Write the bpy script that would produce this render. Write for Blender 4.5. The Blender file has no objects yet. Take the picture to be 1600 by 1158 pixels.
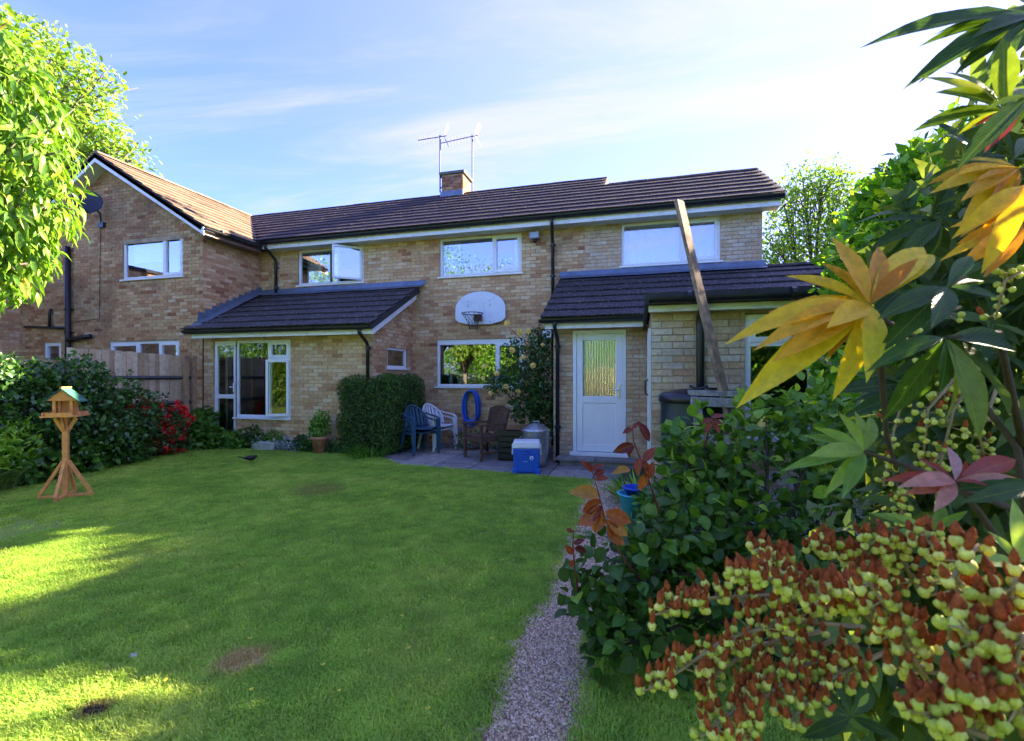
import bpy, math, random
import numpy as np
from mathutils import Vector, Matrix
random.seed(11); rng = np.random.default_rng(11)
SC = bpy.context.scene; COL = SC.collection
R = math.radians
# ------------------------------------------------------------------ camera, sky, sun, exposure
cd = bpy.data.cameras.new('camera'); cam = bpy.data.objects.new('camera', cd); COL.objects.link(cam)
cam.location = (0, 0, 1.5); cam.rotation_euler = (R(90), 0, R(15.2))
cd.sensor_width = 36; cd.lens = 735 / 1600 * 36; cd.shift_y = 9 / 1600
cd.clip_start = 0.05; cd.clip_end = 2000
cd.dof.use_dof = True; cd.dof.focus_distance = 7.0; cd.dof.aperture_fstop = 8.0
SC.camera = cam
SUN_AZ, SUN_EL = 49.0, 24.5          # degrees from +Y towards +X, and above the horizon
sdir = Vector((math.sin(R(SUN_AZ)) * math.cos(R(SUN_EL)), math.cos(R(SUN_AZ)) * math.cos(R(SUN_EL)), math.sin(R(SUN_EL))))
wd = bpy.data.worlds.new('World'); SC.world = wd; wd.use_nodes = True
nt = wd.node_tree; nt.nodes.clear(); L = nt.links.new
def N(t, **kw):
    n = nt.nodes.new(t)
    for k, v in kw.items(): setattr(n, k, v)
    return n
out = N('ShaderNodeOutputWorld'); bg = N('ShaderNodeBackground'); bg.inputs['Strength'].default_value = 0.15
sky = N('ShaderNodeTexSky', sky_type='NISHITA'); sky.sun_disc = False
sky.sun_elevation = R(SUN_EL); sky.sun_rotation = R(SUN_AZ); sky.air_density = 1.0; sky.dust_density = 0.45; sky.ozone_density = 2.5
tc = N('ShaderNodeTexCoord')
dot = N('ShaderNodeVectorMath', operation='DOT_PRODUCT'); L(tc.outputs['Generated'], dot.inputs[0]); dot.inputs[1].default_value = sdir
glow = N('ShaderNodeMapRange', interpolation_type='SMOOTHSTEP'); glow.inputs[1].default_value = -0.15; glow.inputs[2].default_value = 1.0
glow.inputs[3].default_value = 0.0; glow.inputs[4].default_value = 0.44; L(dot.outputs['Value'], glow.inputs[0])
# cirrus: streaky noise on the direction projected to a high flat layer
sep = N('ShaderNodeSeparateXYZ'); L(tc.outputs['Generated'], sep.inputs[0])
zz = N('ShaderNodeMath', operation='MAXIMUM'); L(sep.outputs['Z'], zz.inputs[0]); zz.inputs[1].default_value = 0.06
dv = N('ShaderNodeVectorMath', operation='DIVIDE'); L(tc.outputs['Generated'], dv.inputs[0])
cb = N('ShaderNodeCombineXYZ'); [L(zz.outputs[0], cb.inputs[i]) for i in range(3)]; L(cb.outputs[0], dv.inputs[1])
mp = N('ShaderNodeMapping'); mp.inputs['Rotation'].default_value = (0, 0, R(-28)); mp.inputs['Scale'].default_value = (0.35, 1.1, 0); L(dv.outputs[0], mp.inputs[0])
nz = N('ShaderNodeTexNoise'); nz.inputs['Scale'].default_value = 1.7; nz.inputs['Detail'].default_value = 9; nz.inputs['Roughness'].default_value = 0.62; nz.inputs['Distortion'].default_value = 0.7
L(mp.outputs[0], nz.inputs['Vector'])
cr = N('ShaderNodeMapRange', interpolation_type='SMOOTHSTEP'); cr.inputs[1].default_value = 0.42; cr.inputs[2].default_value = 0.74; cr.inputs[3].default_value = 0.04; cr.inputs[4].default_value = 0.5
L(nz.outputs['Fac'], cr.inputs[0])
ad = N('ShaderNodeMath', operation='ADD', use_clamp=True); L(cr.outputs[0], ad.inputs[0]); L(glow.outputs[0], ad.inputs[1])
mx = N('ShaderNodeMix', data_type='RGBA'); L(ad.outputs[0], mx.inputs['Factor'])
tint = N('ShaderNodeMix', data_type='RGBA', blend_type='MULTIPLY'); tint.inputs['Factor'].default_value = 1; L(sky.outputs[0], tint.inputs[6]); tint.inputs[7].default_value = (0.15, 0.162, 0.365, 1)
L(tint.outputs[2], mx.inputs[6]); mx.inputs[7].default_value = (0.50, 0.475, 0.53, 1)
L(mx.outputs[2], bg.inputs['Color']); L(bg.outputs[0], out.inputs['Surface'])
sl = bpy.data.lights.new('sun', 'SUN'); sl.energy = 2.7; sl.angle = R(0.6); sl.color = (1.0, 0.83, 0.60)
sun = bpy.data.objects.new('sun', sl); COL.objects.link(sun); sun.rotation_euler = sdir.to_track_quat('Z', 'Y').to_euler(); sun.location = (20, 15, 20)
vs = SC.view_settings; vs.view_transform = 'Standard'; vs.look = 'None'; vs.gamma = 1; vs.use_curve_mapping = False; vs.exposure = 3.85
cy = SC.cycles; cy.max_bounces = 8; cy.transparent_max_bounces = 12; cy.diffuse_bounces = 4; cy.glossy_bounces = 4; cy.use_denoising = True
try: cy.use_adaptive_sampling = True; cy.adaptive_threshold = 0.02
except Exception: pass

# ------------------------------------------------------------------ helpers
CS, SN = math.cos(R(15.2)), math.sin(R(15.2))
def project(p):                       # where a point falls in the 1600 px photograph, and its depth
    fw = -p[0] * SN + p[1] * CS
    if fw < 0.05: return None
    return 800 + 735 * (p[0] * CS + p[1] * SN) / fw, 588 - 735 * (p[2] - 1.5) / fw, fw
def tag(o, label=None, cat=None, group=None, kind=None):
    if label: o['label'] = label
    if cat: o['category'] = cat
    if group: o['group'] = group
    if kind: o['kind'] = kind
    return o
def thing(name, label, cat, loc=(0, 0, 0), group=None):
    o = bpy.data.objects.new(name, None); COL.objects.link(o); o.location = loc; o.empty_display_size = 0.1
    bpy.context.view_layer.update() if False else None
    return tag(o, label, cat, group)
def world_loc(o):
    p = Vector(o.location)
    return p
def parent_to(o, par):
    o.parent = par
    q = par; off = Vector((0, 0, 0))
    # parts are built in world coordinates; undo the translation of the thing's Empty
    if par.type == 'EMPTY': o.matrix_parent_inverse = Matrix.Translation(-Vector(par.location))
    else: o.matrix_parent_inverse = Matrix.Identity(4) if par.get('_w') is None else Matrix.Identity(4)
def link_mesh(name, me, mat=None, par=None, smooth=False):
    o = bpy.data.objects.new(name, me); COL.objects.link(o)
    if mat and not me.materials: me.materials.append(mat)
    if par is not None: parent_to(o, par)
    if smooth and len(me.polygons): me.polygons.foreach_set('use_smooth', np.ones(len(me.polygons), dtype=bool))
    return o
class MB:
    def __init__(s, M=None): s.v = []; s.f = []; s.t = []; s.M = M
    def add(s, V, F, tint=None):
        b = len(s.v)
        if s.M is not None: V = [tuple(s.M @ Vector(p)) for p in V]
        s.v += [tuple(p) for p in V]; s.f += [tuple(b + i for i in q) for q in F]; s.t += [0.5 if tint is None else tint] * len(F)
        return s
    def box(s, x0, x1, y0, y1, z0, z1, tint=None):
        V = [(x0, y0, z0), (x1, y0, z0), (x1, y1, z0), (x0, y1, z0), (x0, y0, z1), (x1, y0, z1), (x1, y1, z1), (x0, y1, z1)]
        return s.add(V, [(3, 2, 1, 0), (4, 5, 6, 7), (0, 1, 5, 4), (1, 2, 6, 5), (2, 3, 7, 6), (3, 0, 4, 7)], tint)
    def bar(s, p, q, w, h, up=(0, 0, 1), tint=None, w2=None, h2=None):
        p, q = Vector(p), Vector(q); d = (q - p).normalized(); up = Vector(up)
        x = d.cross(up)
        if x.length < 1e-4: x = d.cross(Vector((1, 0, 0)))
        x.normalize(); z = x.cross(d).normalized(); w2 = w if w2 is None else w2; h2 = h if h2 is None else h2
        V = []
        for c, a, b in ((p, w, h), (q, w2, h2)):
            for sx, sz in ((-1, -1), (1, -1), (1, 1), (-1, 1)): V.append(c + x * sx * a / 2 + z * sz * b / 2)
        return s.add(V, [(0, 1, 2, 3), (7, 6, 5, 4), (1, 0, 4, 5), (2, 1, 5, 6), (3, 2, 6, 7), (0, 3, 7, 4)], tint)
    def tube(s, pts, r, n=8, cap=True, tint=None, closed=False):
        pts = [Vector(p) for p in pts]; m = len(pts); rs = r if isinstance(r, (list, tuple)) else [r] * m
        V = []; ref = None
        for i in range(m):
            if closed: d = pts[(i + 1) % m] - pts[i - 1]
            else: d = pts[min(i + 1, m - 1)] - pts[max(i - 1, 0)]
            d.normalize()
            if ref is None: ref = Vector((0, 0, 1)) if abs(d.z) < 0.9 else Vector((1, 0, 0))
            x = d.cross(ref)
            if x.length < 1e-3: x = d.cross(Vector((0.3, 1, 0.2)))
            x.normalize(); y = d.cross(x).normalized(); ref = -y if False else x.cross(d)
            for k in range(n):
                a = 2 * math.pi * k / n; V.append(pts[i] + (x * math.cos(a) + y * math.sin(a)) * rs[i])
        F = []
        for i in range(m if closed else m - 1):
            j = (i + 1) % m
            for k in range(n): F.append((i * n + k, i * n + (k + 1) % n, j * n + (k + 1) % n, j * n + k))
        if cap and not closed: F.append(tuple(range(n - 1, -1, -1))); F.append(tuple((m - 1) * n + k for k in range(n)))
        return s.add(V, F, tint)
    def lathe(s, prof, c=(0, 0, 0), n=24, tint=None):
        V = []; F = []
        for r, z in prof:
            for k in range(n):
                a = 2 * math.pi * k / n; V.append((c[0] + r * math.cos(a), c[1] + r * math.sin(a), c[2] + z))
        for i in range(len(prof) - 1):
            for k in range(n): F.append((i * n + k, i * n + (k + 1) % n, (i + 1) * n + (k + 1) % n, (i + 1) * n + k))
        return s.add(V, F, tint)
    def prism(s, poly, ext, tint=None):
        m = len(poly); e = Vector(ext); V = [Vector(p) for p in poly] + [Vector(p) + e for p in poly]
        F = [tuple(range(m - 1, -1, -1)), tuple(range(m, 2 * m))] + [(i, (i + 1) % m, m + (i + 1) % m, m + i) for i in range(m)]
        return s.add(V, F, tint)
    def blob(s, c, r, n=10, m=7, jit=0, tint=None):
        V = []; F = []
        for i in range(m + 1):
            th = math.pi * i / m
            for k in range(n):
                a = 2 * math.pi * k / n; q = 1 + random.uniform(-jit, jit)
                V.append((c[0] + r[0] * q * math.sin(th) * math.cos(a), c[1] + r[1] * q * math.sin(th) * math.sin(a), c[2] + r[2] * q * math.cos(th)))
        for i in range(m):
            for k in range(n): F.append((i * n + k, (i + 1) * n + k, (i + 1) * n + (k + 1) % n, i * n + (k + 1) % n))
        return s.add(V, F, tint)
    def mesh(s, name, mat):
        me = bpy.data.meshes.new(name); me.from_pydata(s.v, [], s.f)
        if mat: me.materials.append(mat)
        a = me.attributes.new('tint', 'FLOAT', 'FACE'); a.data.foreach_set('value', np.array(s.t, dtype=np.float32))
        return me
    def build(s, name, mat, par=None, smooth=False, bevel=0, label=None):
        o = link_mesh(name, s.mesh(name, mat), None, par, smooth)
        if bevel:
            b = o.modifiers.new('bevel', 'BEVEL'); b.width = bevel; b.segments = 2; b.limit_method = 'ANGLE'; b.angle_limit = R(40)
        if label: o['label'] = label
        return o
def np_mesh(name, V, F, mat, tint=None, smooth=False):
    me = bpy.data.meshes.new(name); V = np.asarray(V, dtype=np.float32); F = np.asarray(F, dtype=np.int32)
    me.vertices.add(len(V)); me.vertices.foreach_set('co', V.ravel())
    k = F.shape[1]; me.loops.add(F.size); me.loops.foreach_set('vertex_index', F.ravel())
    me.polygons.add(len(F)); me.polygons.foreach_set('loop_start', np.arange(0, F.size, k, dtype=np.int32))
    try: me.polygons.foreach_set('loop_total', np.full(len(F), k, dtype=np.int32))
    except Exception: pass
    if smooth: me.polygons.foreach_set('use_smooth', np.ones(len(F), dtype=bool))
    me.materials.append(mat); me.update(calc_edges=True)
    if tint is not None:
        a = me.attributes.new('tint', 'FLOAT', 'FACE'); a.data.foreach_set('value', np.asarray(tint, dtype=np.float32))
    return me

# ------------------------------------------------------------------ materials
def newmat(name):
    m = bpy.data.materials.new(name); m.use_nodes = True; t = m.node_tree
    return m, t, t.nodes['Principled BSDF'], t.nodes['Material Output']
def ramp_node(t, stops, fac):
    r = t.nodes.new('ShaderNodeValToRGB'); e = r.color_ramp.elements
    while len(e) > 1: e.remove(e[-1])
    e[0].position = stops[0][0]; e[0].color = (*stops[0][1], 1)
    for p, c in stops[1:]:
        q = e.new(p); q.color = (*c, 1)
    t.links.new(fac, r.inputs[0]); return r
def noise_node(t, scale, detail=4, rough=0.6, vec=None, dist=0.0):
    n = t.nodes.new('ShaderNodeTexNoise'); n.inputs['Scale'].default_value = scale; n.inputs['Detail'].default_value = detail
    n.inputs['Roughness'].default_value = rough; n.inputs['Distortion'].default_value = dist
    if vec is None:
        g = t.nodes.new('ShaderNodeNewGeometry'); vec = g.outputs['Position']
    t.links.new(vec, n.inputs['Vector']); return n
def mixc(t, fac, a, b, blend='MIX'):
    m = t.nodes.new('ShaderNodeMix'); m.data_type = 'RGBA'; m.blend_type = blend
    for i, v in ((0, fac), (6, a), (7, b)):
        if hasattr(v, 'is_linked'): t.links.new(v, m.inputs[i])
        elif isinstance(v, (int, float)): m.inputs[i].default_value = v
        else: m.inputs[i].default_value = (*v, 1)
    return m.outputs[2]
def bump(t, bs, fac, strength, dist=0.01):
    b = t.nodes.new('ShaderNodeBump'); b.inputs['Strength'].default_value = strength; b.inputs['Distance'].default_value = dist
    t.links.new(fac, b.inputs['Height']); t.links.new(b.outputs[0], bs.inputs['Normal']); return b
def stuffmat(name, col, rough=0.6, metal=0, var=0.18, scale=9, bmp=0.15, bscale=60, spec=0.5, dirt=None, dscale=2.5):
    m, t, bs, o = newmat(name)
    n = noise_node(t, scale, 5); lo = tuple(c * (1 - var) for c in col); hi = tuple(min(1, c * (1 + var)) for c in col)
    r = ramp_node(t, [(0.3, lo), (0.7, hi)], n.outputs['Fac']); c = r.outputs[0]
    if dirt:
        d = noise_node(t, dscale, 6, 0.7); rr = ramp_node(t, [(0.52, (0, 0, 0)), (0.72, (1, 1, 1))], d.outputs['Fac']); c = mixc(t, rr.outputs[0], c, dirt)
    t.links.new(c, bs.inputs['Base Color']); bs.inputs['Roughness'].default_value = rough; bs.inputs['Metallic'].default_value = metal
    bs.inputs['Specular IOR Level'].default_value = spec
    if bmp:
        b = noise_node(t, bscale, 3); bump(t, bs, b.outputs['Fac'], bmp)
    return m
def tintmat(name, stops, rough=0.7, var=0.3, scale=30, bmp=0.3, bscale=120, spec=0.4, stain=None, sscale=1.5, sth=(0.5, 0.75), dist=0.006):
    m, t, bs, o = newmat(name)
    a = t.nodes.new('ShaderNodeAttribute'); a.attribute_name = 'tint'
    c = ramp_node(t, stops, a.outputs['Fac']).outputs[0]
    n = noise_node(t, scale, 6, 0.65); g = ramp_node(t, [(0.25, (1 - var,) * 3), (0.75, (1 + var * 0.6,) * 3)], n.outputs['Fac'])
    c = mixc(t, 1.0, c, g.outputs[0], 'MULTIPLY')
    if stain:
        d = noise_node(t, sscale, 6, 0.7); rr = ramp_node(t, [(sth[0], (0, 0, 0)), (sth[1], (1, 1, 1))], d.outputs['Fac']); c = mixc(t, rr.outputs[0], c, stain)
    t.links.new(c, bs.inputs['Base Color']); bs.inputs['Roughness'].default_value = rough; bs.inputs['Specular IOR Level'].default_value = spec
    if bmp:
        b = noise_node(t, bscale, 4); bump(t, bs, b.outputs['Fac'], bmp, dist)
    return m
def leafmat(name, stops, rough=0.4, transl=0.35, tmul=(1.5, 1.6, 0.7), spec=0.4, mottle=0.25, mscale=45, under=None, veins=0):
    m, t, bs, o = newmat(name)
    a = t.nodes.new('ShaderNodeAttribute'); a.attribute_name = 'tint'
    c = ramp_node(t, stops, a.outputs['Fac']).outputs[0]
    n = noise_node(t, mscale, 3); g = ramp_node(t, [(0.3, (1 - mottle,) * 3), (0.7, (1 + mottle,) * 3)], n.outputs['Fac'])
    c = mixc(t, 1.0, c, g.outputs[0], 'MULTIPLY')
    if under:
        geo = t.nodes.new('ShaderNodeNewGeometry'); c = mixc(t, geo.outputs['Backfacing'], c, mixc(t, 0.35, c, under))
    if veins:                            # midrib and side veins follow the leaf's own coordinates; fine blotches
        uv = t.nodes.new('ShaderNodeUVMap'); sx = t.nodes.new('ShaderNodeSeparateXYZ'); t.links.new(uv.outputs[0], sx.inputs[0])
        def mth(op, a, b=0.0, cl=False):
            q = t.nodes.new('ShaderNodeMath'); q.operation = op; q.use_clamp = cl
            for i, v in ((0, a), (1, b)):
                if hasattr(v, 'is_linked'): t.links.new(v, q.inputs[i])
                else: q.inputs[i].default_value = v
            return q.outputs[0]
        au = mth('ABSOLUTE', mth('SUBTRACT', sx.outputs['X'], 0.5)); mid = mth('SUBTRACT', 1.0, mth('MULTIPLY', au, 22.0), True)
        ph = mth('FRACT', mth('SUBTRACT', mth('MULTIPLY', sx.outputs['Y'], 13.0), mth('MULTIPLY', au, 7.0))); lat = mth('SUBTRACT', 1.0, mth('MULTIPLY', mth('ABSOLUTE', mth('SUBTRACT', ph, 0.5)), 9.0), True)
        vn = mth('MAXIMUM', mid, mth('MULTIPLY', lat, 0.45)); light = mixc(t, 0.40, c, (0.60, 0.66, 0.20)); c = mixc(t, mth('MULTIPLY', vn, veins), c, light)
        n9 = noise_node(t, 60, 5, 0.75); sp = ramp_node(t, [(0.62, (0, 0, 0)), (0.74, (1, 1, 1))], n9.outputs['Fac']); c = mixc(t, mth('MULTIPLY', sp.outputs[0], 0.45), c, (0.16, 0.09, 0.03))
        b = t.nodes.new('ShaderNodeBump'); b.inputs['Strength'].default_value = 0.5; b.inputs['Distance'].default_value = 0.0015; b.invert = True; t.links.new(mth('ADD', vn, mth('MULTIPLY', n9.outputs['Fac'], 0.6)), b.inputs['Height']); t.links.new(b.outputs[0], bs.inputs['Normal'])
    t.links.new(c, bs.inputs['Base Color']); bs.inputs['Roughness'].default_value = rough; bs.inputs['Specular IOR Level'].default_value = spec
    tr = t.nodes.new('ShaderNodeBsdfTranslucent'); t.links.new(mixc(t, 1.0, c, tmul, 'MULTIPLY'), tr.inputs['Color'])
    ms = t.nodes.new('ShaderNodeMixShader'); ms.inputs[0].default_value = transl
    t.links.new(bs.outputs[0], ms.inputs[1]); t.links.new(tr.outputs[0], ms.inputs[2]); t.links.new(ms.outputs[0], o.inputs['Surface'])
    return m
def glassmat(name, refl=0.3, tintc=(0.9, 0.95, 0.95), wavy=0.0, ribs=False):
    m, t, bs, o = newmat(name); t.nodes.remove(bs)
    tr = t.nodes.new('ShaderNodeBsdfTransparent'); tr.inputs[0].default_value = (*tintc, 1)
    gl = t.nodes.new('ShaderNodeBsdfGlossy'); gl.inputs['Roughness'].default_value = 0.02; gl.inputs['Color'].default_value = (0.95, 0.97, 1, 1)
    lw = t.nodes.new('ShaderNodeFresnel'); lw.inputs[0].default_value = 1.5
    mr = t.nodes.new('ShaderNodeMapRange'); mr.inputs[1].default_value = 0.04; mr.inputs[2].default_value = 1; mr.inputs[3].default_value = refl; mr.inputs[4].default_value = 1
    t.links.new(lw.outputs[0], mr.inputs[0])
    ms = t.nodes.new('ShaderNodeMixShader'); t.links.new(mr.outputs[0], ms.inputs[0]); t.links.new(tr.outputs[0], ms.inputs[1]); t.links.new(gl.outputs[0], ms.inputs[2])
    t.links.new(ms.outputs[0], o.inputs['Surface'])
    b = t.nodes.new('ShaderNodeBump'); b.inputs['Distance'].default_value = 0.01
    if ribs:
        g = t.nodes.new('ShaderNodeNewGeometry'); w = t.nodes.new('ShaderNodeTexWave'); w.bands_direction = 'X'; w.inputs['Scale'].default_value = 11.5; w.inputs['Distortion'].default_value = 1.3
        w.inputs['Detail'].default_value = 2; w.inputs['Detail Scale'].default_value = 2.2
        mpn = t.nodes.new('ShaderNodeMapping'); mpn.inputs['Scale'].default_value = (1, 1, 0.35); t.links.new(g.outputs['Position'], mpn.inputs[0]); t.links.new(mpn.outputs[0], w.inputs[0])
        b.inputs['Strength'].default_value = 0.55; t.links.new(w.outputs['Fac'], b.inputs['Height'])
    else:
        n = noise_node(t, 1.6, 2); b.inputs['Strength'].default_value = wavy; t.links.new(n.outputs['Fac'], b.inputs['Height'])
    t.links.new(b.outputs[0], gl.inputs['Normal']); return m
BRICK = [(0, (0.19, 0.065, 0.032)), (0.2, (0.37, 0.155, 0.075)), (0.4, (0.52, 0.285, 0.140)), (0.6, (0.64, 0.415, 0.215)), (0.8, (0.72, 0.53, 0.31)), (1, (0.74, 0.61, 0.43))]
M_brick = tintmat('brick_clay', BRICK, 0.85, 0.3, 22, 0.5, 160, 0.25, stain=(0.13, 0.085, 0.06), sscale=1.1, sth=(0.56, 0.86))
M_brick3 = tintmat('brick_grey_buff', [(p, tuple(c * q for c, q in zip(k, (0.88, 0.93, 1.06)))) for p, k in BRICK], 0.88, 0.35, 22, 0.5, 160, 0.25, stain=(0.20, 0.17, 0.14), sscale=1.6, sth=(0.5, 0.8))
M_brick2 = tintmat('brick_clay_weathered', [(p, tuple(c * q for c, q in zip(k, (0.96, 0.93, 0.90)))) for p, k in BRICK], 0.9, 0.35, 22, 0.5, 160, 0.2, stain=(0.13, 0.085, 0.065), sscale=0.7, sth=(0.46, 0.82))
M_mortar = stuffmat('mortar', (0.40, 0.30, 0.20), 0.95, var=0.3, scale=5, bmp=0.4, bscale=200, spec=0.1)
M_tile = tintmat('concrete_tile', [(0, (0.030, 0.025, 0.028)), (0.5, (0.045, 0.037, 0.041)), (1, (0.066, 0.054, 0.058))], 0.75, 0.4, 14, 0.5, 90, 0.35, stain=(0.30, 0.29, 0.27), sscale=26, sth=(0.585, 0.62), dist=0.012)
M_tile_main = tintmat('concrete_tile_brown', [(0, (0.052, 0.038, 0.038)), (0.5, (0.072, 0.052, 0.051)), (1, (0.098, 0.072, 0.068))], 0.8, 0.4, 14, 0.5, 90, 0.3, stain=(0.16, 0.14, 0.10), sscale=6, sth=(0.70, 0.78), dist=0.012)
M_tile_warm = tintmat('concrete_tile_tan', [(0, (0.115, 0.080, 0.055)), (0.5, (0.20, 0.14, 0.095)), (1, (0.28, 0.20, 0.14))], 0.85, 0.35, 10, 0.5, 90, 0.2, stain=(0.10, 0.08, 0.06), sscale=4, sth=(0.6, 0.8), dist=0.012)
M_white = stuffmat('white_upvc', (0.80, 0.82, 0.84), 0.35, var=0.03, bmp=0.0)
M_paint = stuffmat('white_painted_board', (0.74, 0.75, 0.74), 0.5, var=0.06, scale=3, bmp=0.08, dirt=(0.50, 0.50, 0.46), dscale=3)
M_black = stuffmat('black_plastic', (0.012, 0.013, 0.018), 0.35, var=0.25, bmp=0.05)
M_lead = stuffmat('lead_flashing', (0.13, 0.165, 0.23), 0.45, metal=0.3, var=0.25, scale=6, bmp=0.3, bscale=12)
M_glass = glassmat('window_glass', 0.30, wavy=0.02)
M_glass_low = glassmat('lounge_glass', 0.13, wavy=0.02)
M_glass_sash = glassmat('sash_glass', 0.04, wavy=0.02)
M_glass_up = glassmat('window_glass_upper', 0.42, wavy=0.02)
M_ribglass = glassmat('obscure_glass', 0.6, (0.75, 0.8, 0.75), ribs=True)
M_room = stuffmat('room_plaster', (0.16, 0.14, 0.12), 0.9, var=0.1, bmp=0)
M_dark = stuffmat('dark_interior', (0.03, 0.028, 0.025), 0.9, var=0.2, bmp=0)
M_curtain = stuffmat('curtain_cloth', (0.72, 0.70, 0.70), 0.9, var=0.06, bmp=0.1)
M_curtain2 = stuffmat('curtain_cloth_mauve', (0.42, 0.38, 0.42), 0.9, var=0.12, bmp=0.1)
M_felt = stuffmat('roof_felt', (0.03, 0.03, 0.034), 0.85, var=0.3)
M_soffit = stuffmat('soffit_board', (0.58, 0.60, 0.58), 0.6, var=0.06, scale=4, bmp=0.05)
# ------------------------------------------------------------------ brick walls and tiled roofs
# A wall: bricks laid in courses in a plane, openings left out; the 300 bricks of a house that show largest become objects.
class House:
    def __init__(s, root): s.root = root; s.bricks = []; s.tiles = []
def frame(o, u, d): return Matrix(((u[0], d[0], 0, o[0]), (u[1], d[1], 0, o[1]), (0, 0, 1, o[2]), (0, 0, 0, 1)))
def patch(p, s):
    q = Vector(p) * s
    from mathutils import noise
    return noise.noise(q) * 0.5 + 0.5
def spans(L0, L1, cuts):
    res = [(L0, L1)]
    for a, b in cuts:
        nx = []
        for p, q in res:
            if b <= p or a >= q: nx.append((p, q)); continue
            if a > p: nx.append((p, a))
            if b < q: nx.append((b, q))
        res = nx
    return res
def brick_wall(H, name, o, u, d, Ln, Ht, opens=(), top=None, mean=0.5, spread=0.3, mat=None, z0=0.0, left=None):
    """o: bottom left corner seen from outside, u: along, d: into the wall; opens: (u0,u1,z0,z1); top(u) -> height"""
    M = frame(o, u, d); mat = mat or M_brick
    # mortar bed, with the openings left out and their reveals
    mb = MB(M); zs = sorted({z0, Ht, *[z for q in opens for z in q[2:4] if z0 < z < Ht]})
    if top:
        n = 24
        lim = [(Ln * i / n, top(Ln * i / n)) for i in range(n + 1)]
    for za, zb in zip(zs[:-1], zs[1:]):
        cuts = [(q[0], q[1]) for q in opens if q[2] < zb - 1e-4 and q[3] > za + 1e-4]
        for a, b in spans(0, Ln, cuts): mb.add([(a, 0.009, za), (b, 0.009, za), (b, 0.009, zb), (a, 0.009, zb)], [(0, 1, 2, 3)])
    if top:
        for (ua, ta), (ub, tb) in zip(lim[:-1], lim[1:]):
            if max(ta, tb) > Ht: mb.add([(ua, 0.009, Ht), (ub, 0.009, Ht), (ub, 0.009, max(tb, Ht)), (ua, 0.009, max(ta, Ht))], [(0, 1, 2, 3)])
    for a, b, c, e in opens:
        for V in ([(a, 0.009, c), (a, 0.11, c), (a, 0.11, e), (a, 0.009, e)], [(b, 0.009, c), (b, 0.11, c), (b, 0.11, e), (b, 0.009, e)],
                  [(a, 0.009, e), (b, 0.009, e), (b, 0.11, e), (a, 0.11, e)], [(a, 0.009, c), (b, 0.009, c), (b, 0.11, c), (a, 0.11, c)]): mb.add(V, [(0, 1, 2, 3)])
    w = mb.build(name, M_mortar, H.root)
    hmax = max([Ht] + ([max(t for _, t in lim)] if top else []))
    row = int(z0 / 0.075)
    while row * 0.075 + 0.04 < hmax:
        za = row * 0.075; zc = za + 0.0375; u0 = -0.1125 if row % 2 else 0.0
        if za >= z0 - 0.03:
            cuts = [(q[0], q[1]) for q in opens if q[2] < zc < q[3]]
            seg = spans(0, Ln, cuts)
            while u0 < Ln:
                for a, b in seg:
                    p, q = max(u0, a), min(u0 + 0.215, b)
                    if q - p < 0.03: continue
                    if zc > Ht and (not top or top((p + q) / 2) < zc + 0.02): continue
                    c = M @ Vector(((p + q) / 2, 0, zc))
                    t = mean + (patch(c + Vector((row * 0.01, 0, 0)), 1.9) - 0.5) * spread * 1.2 + random.gauss(0, spread * 0.48)
                    pr = project(c); sc = 0
                    if pr and -5 < pr[0] < 1605 and -5 < pr[1] < 1163:
                        e1, e2 = project(M @ Vector((p, 0, zc))), project(M @ Vector((q, 0, zc)))
                        if e1 and e2: sc = abs(e2[0] - e1[0]) * 735 * 0.065 / pr[2]
                    H.bricks.append((sc, w, M, mat, p, q, za + 0.005, min(1, max(0, t)), random.uniform(-0.002, 0.0015)))
                u0 += 0.225
        row += 1
    return w
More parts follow.
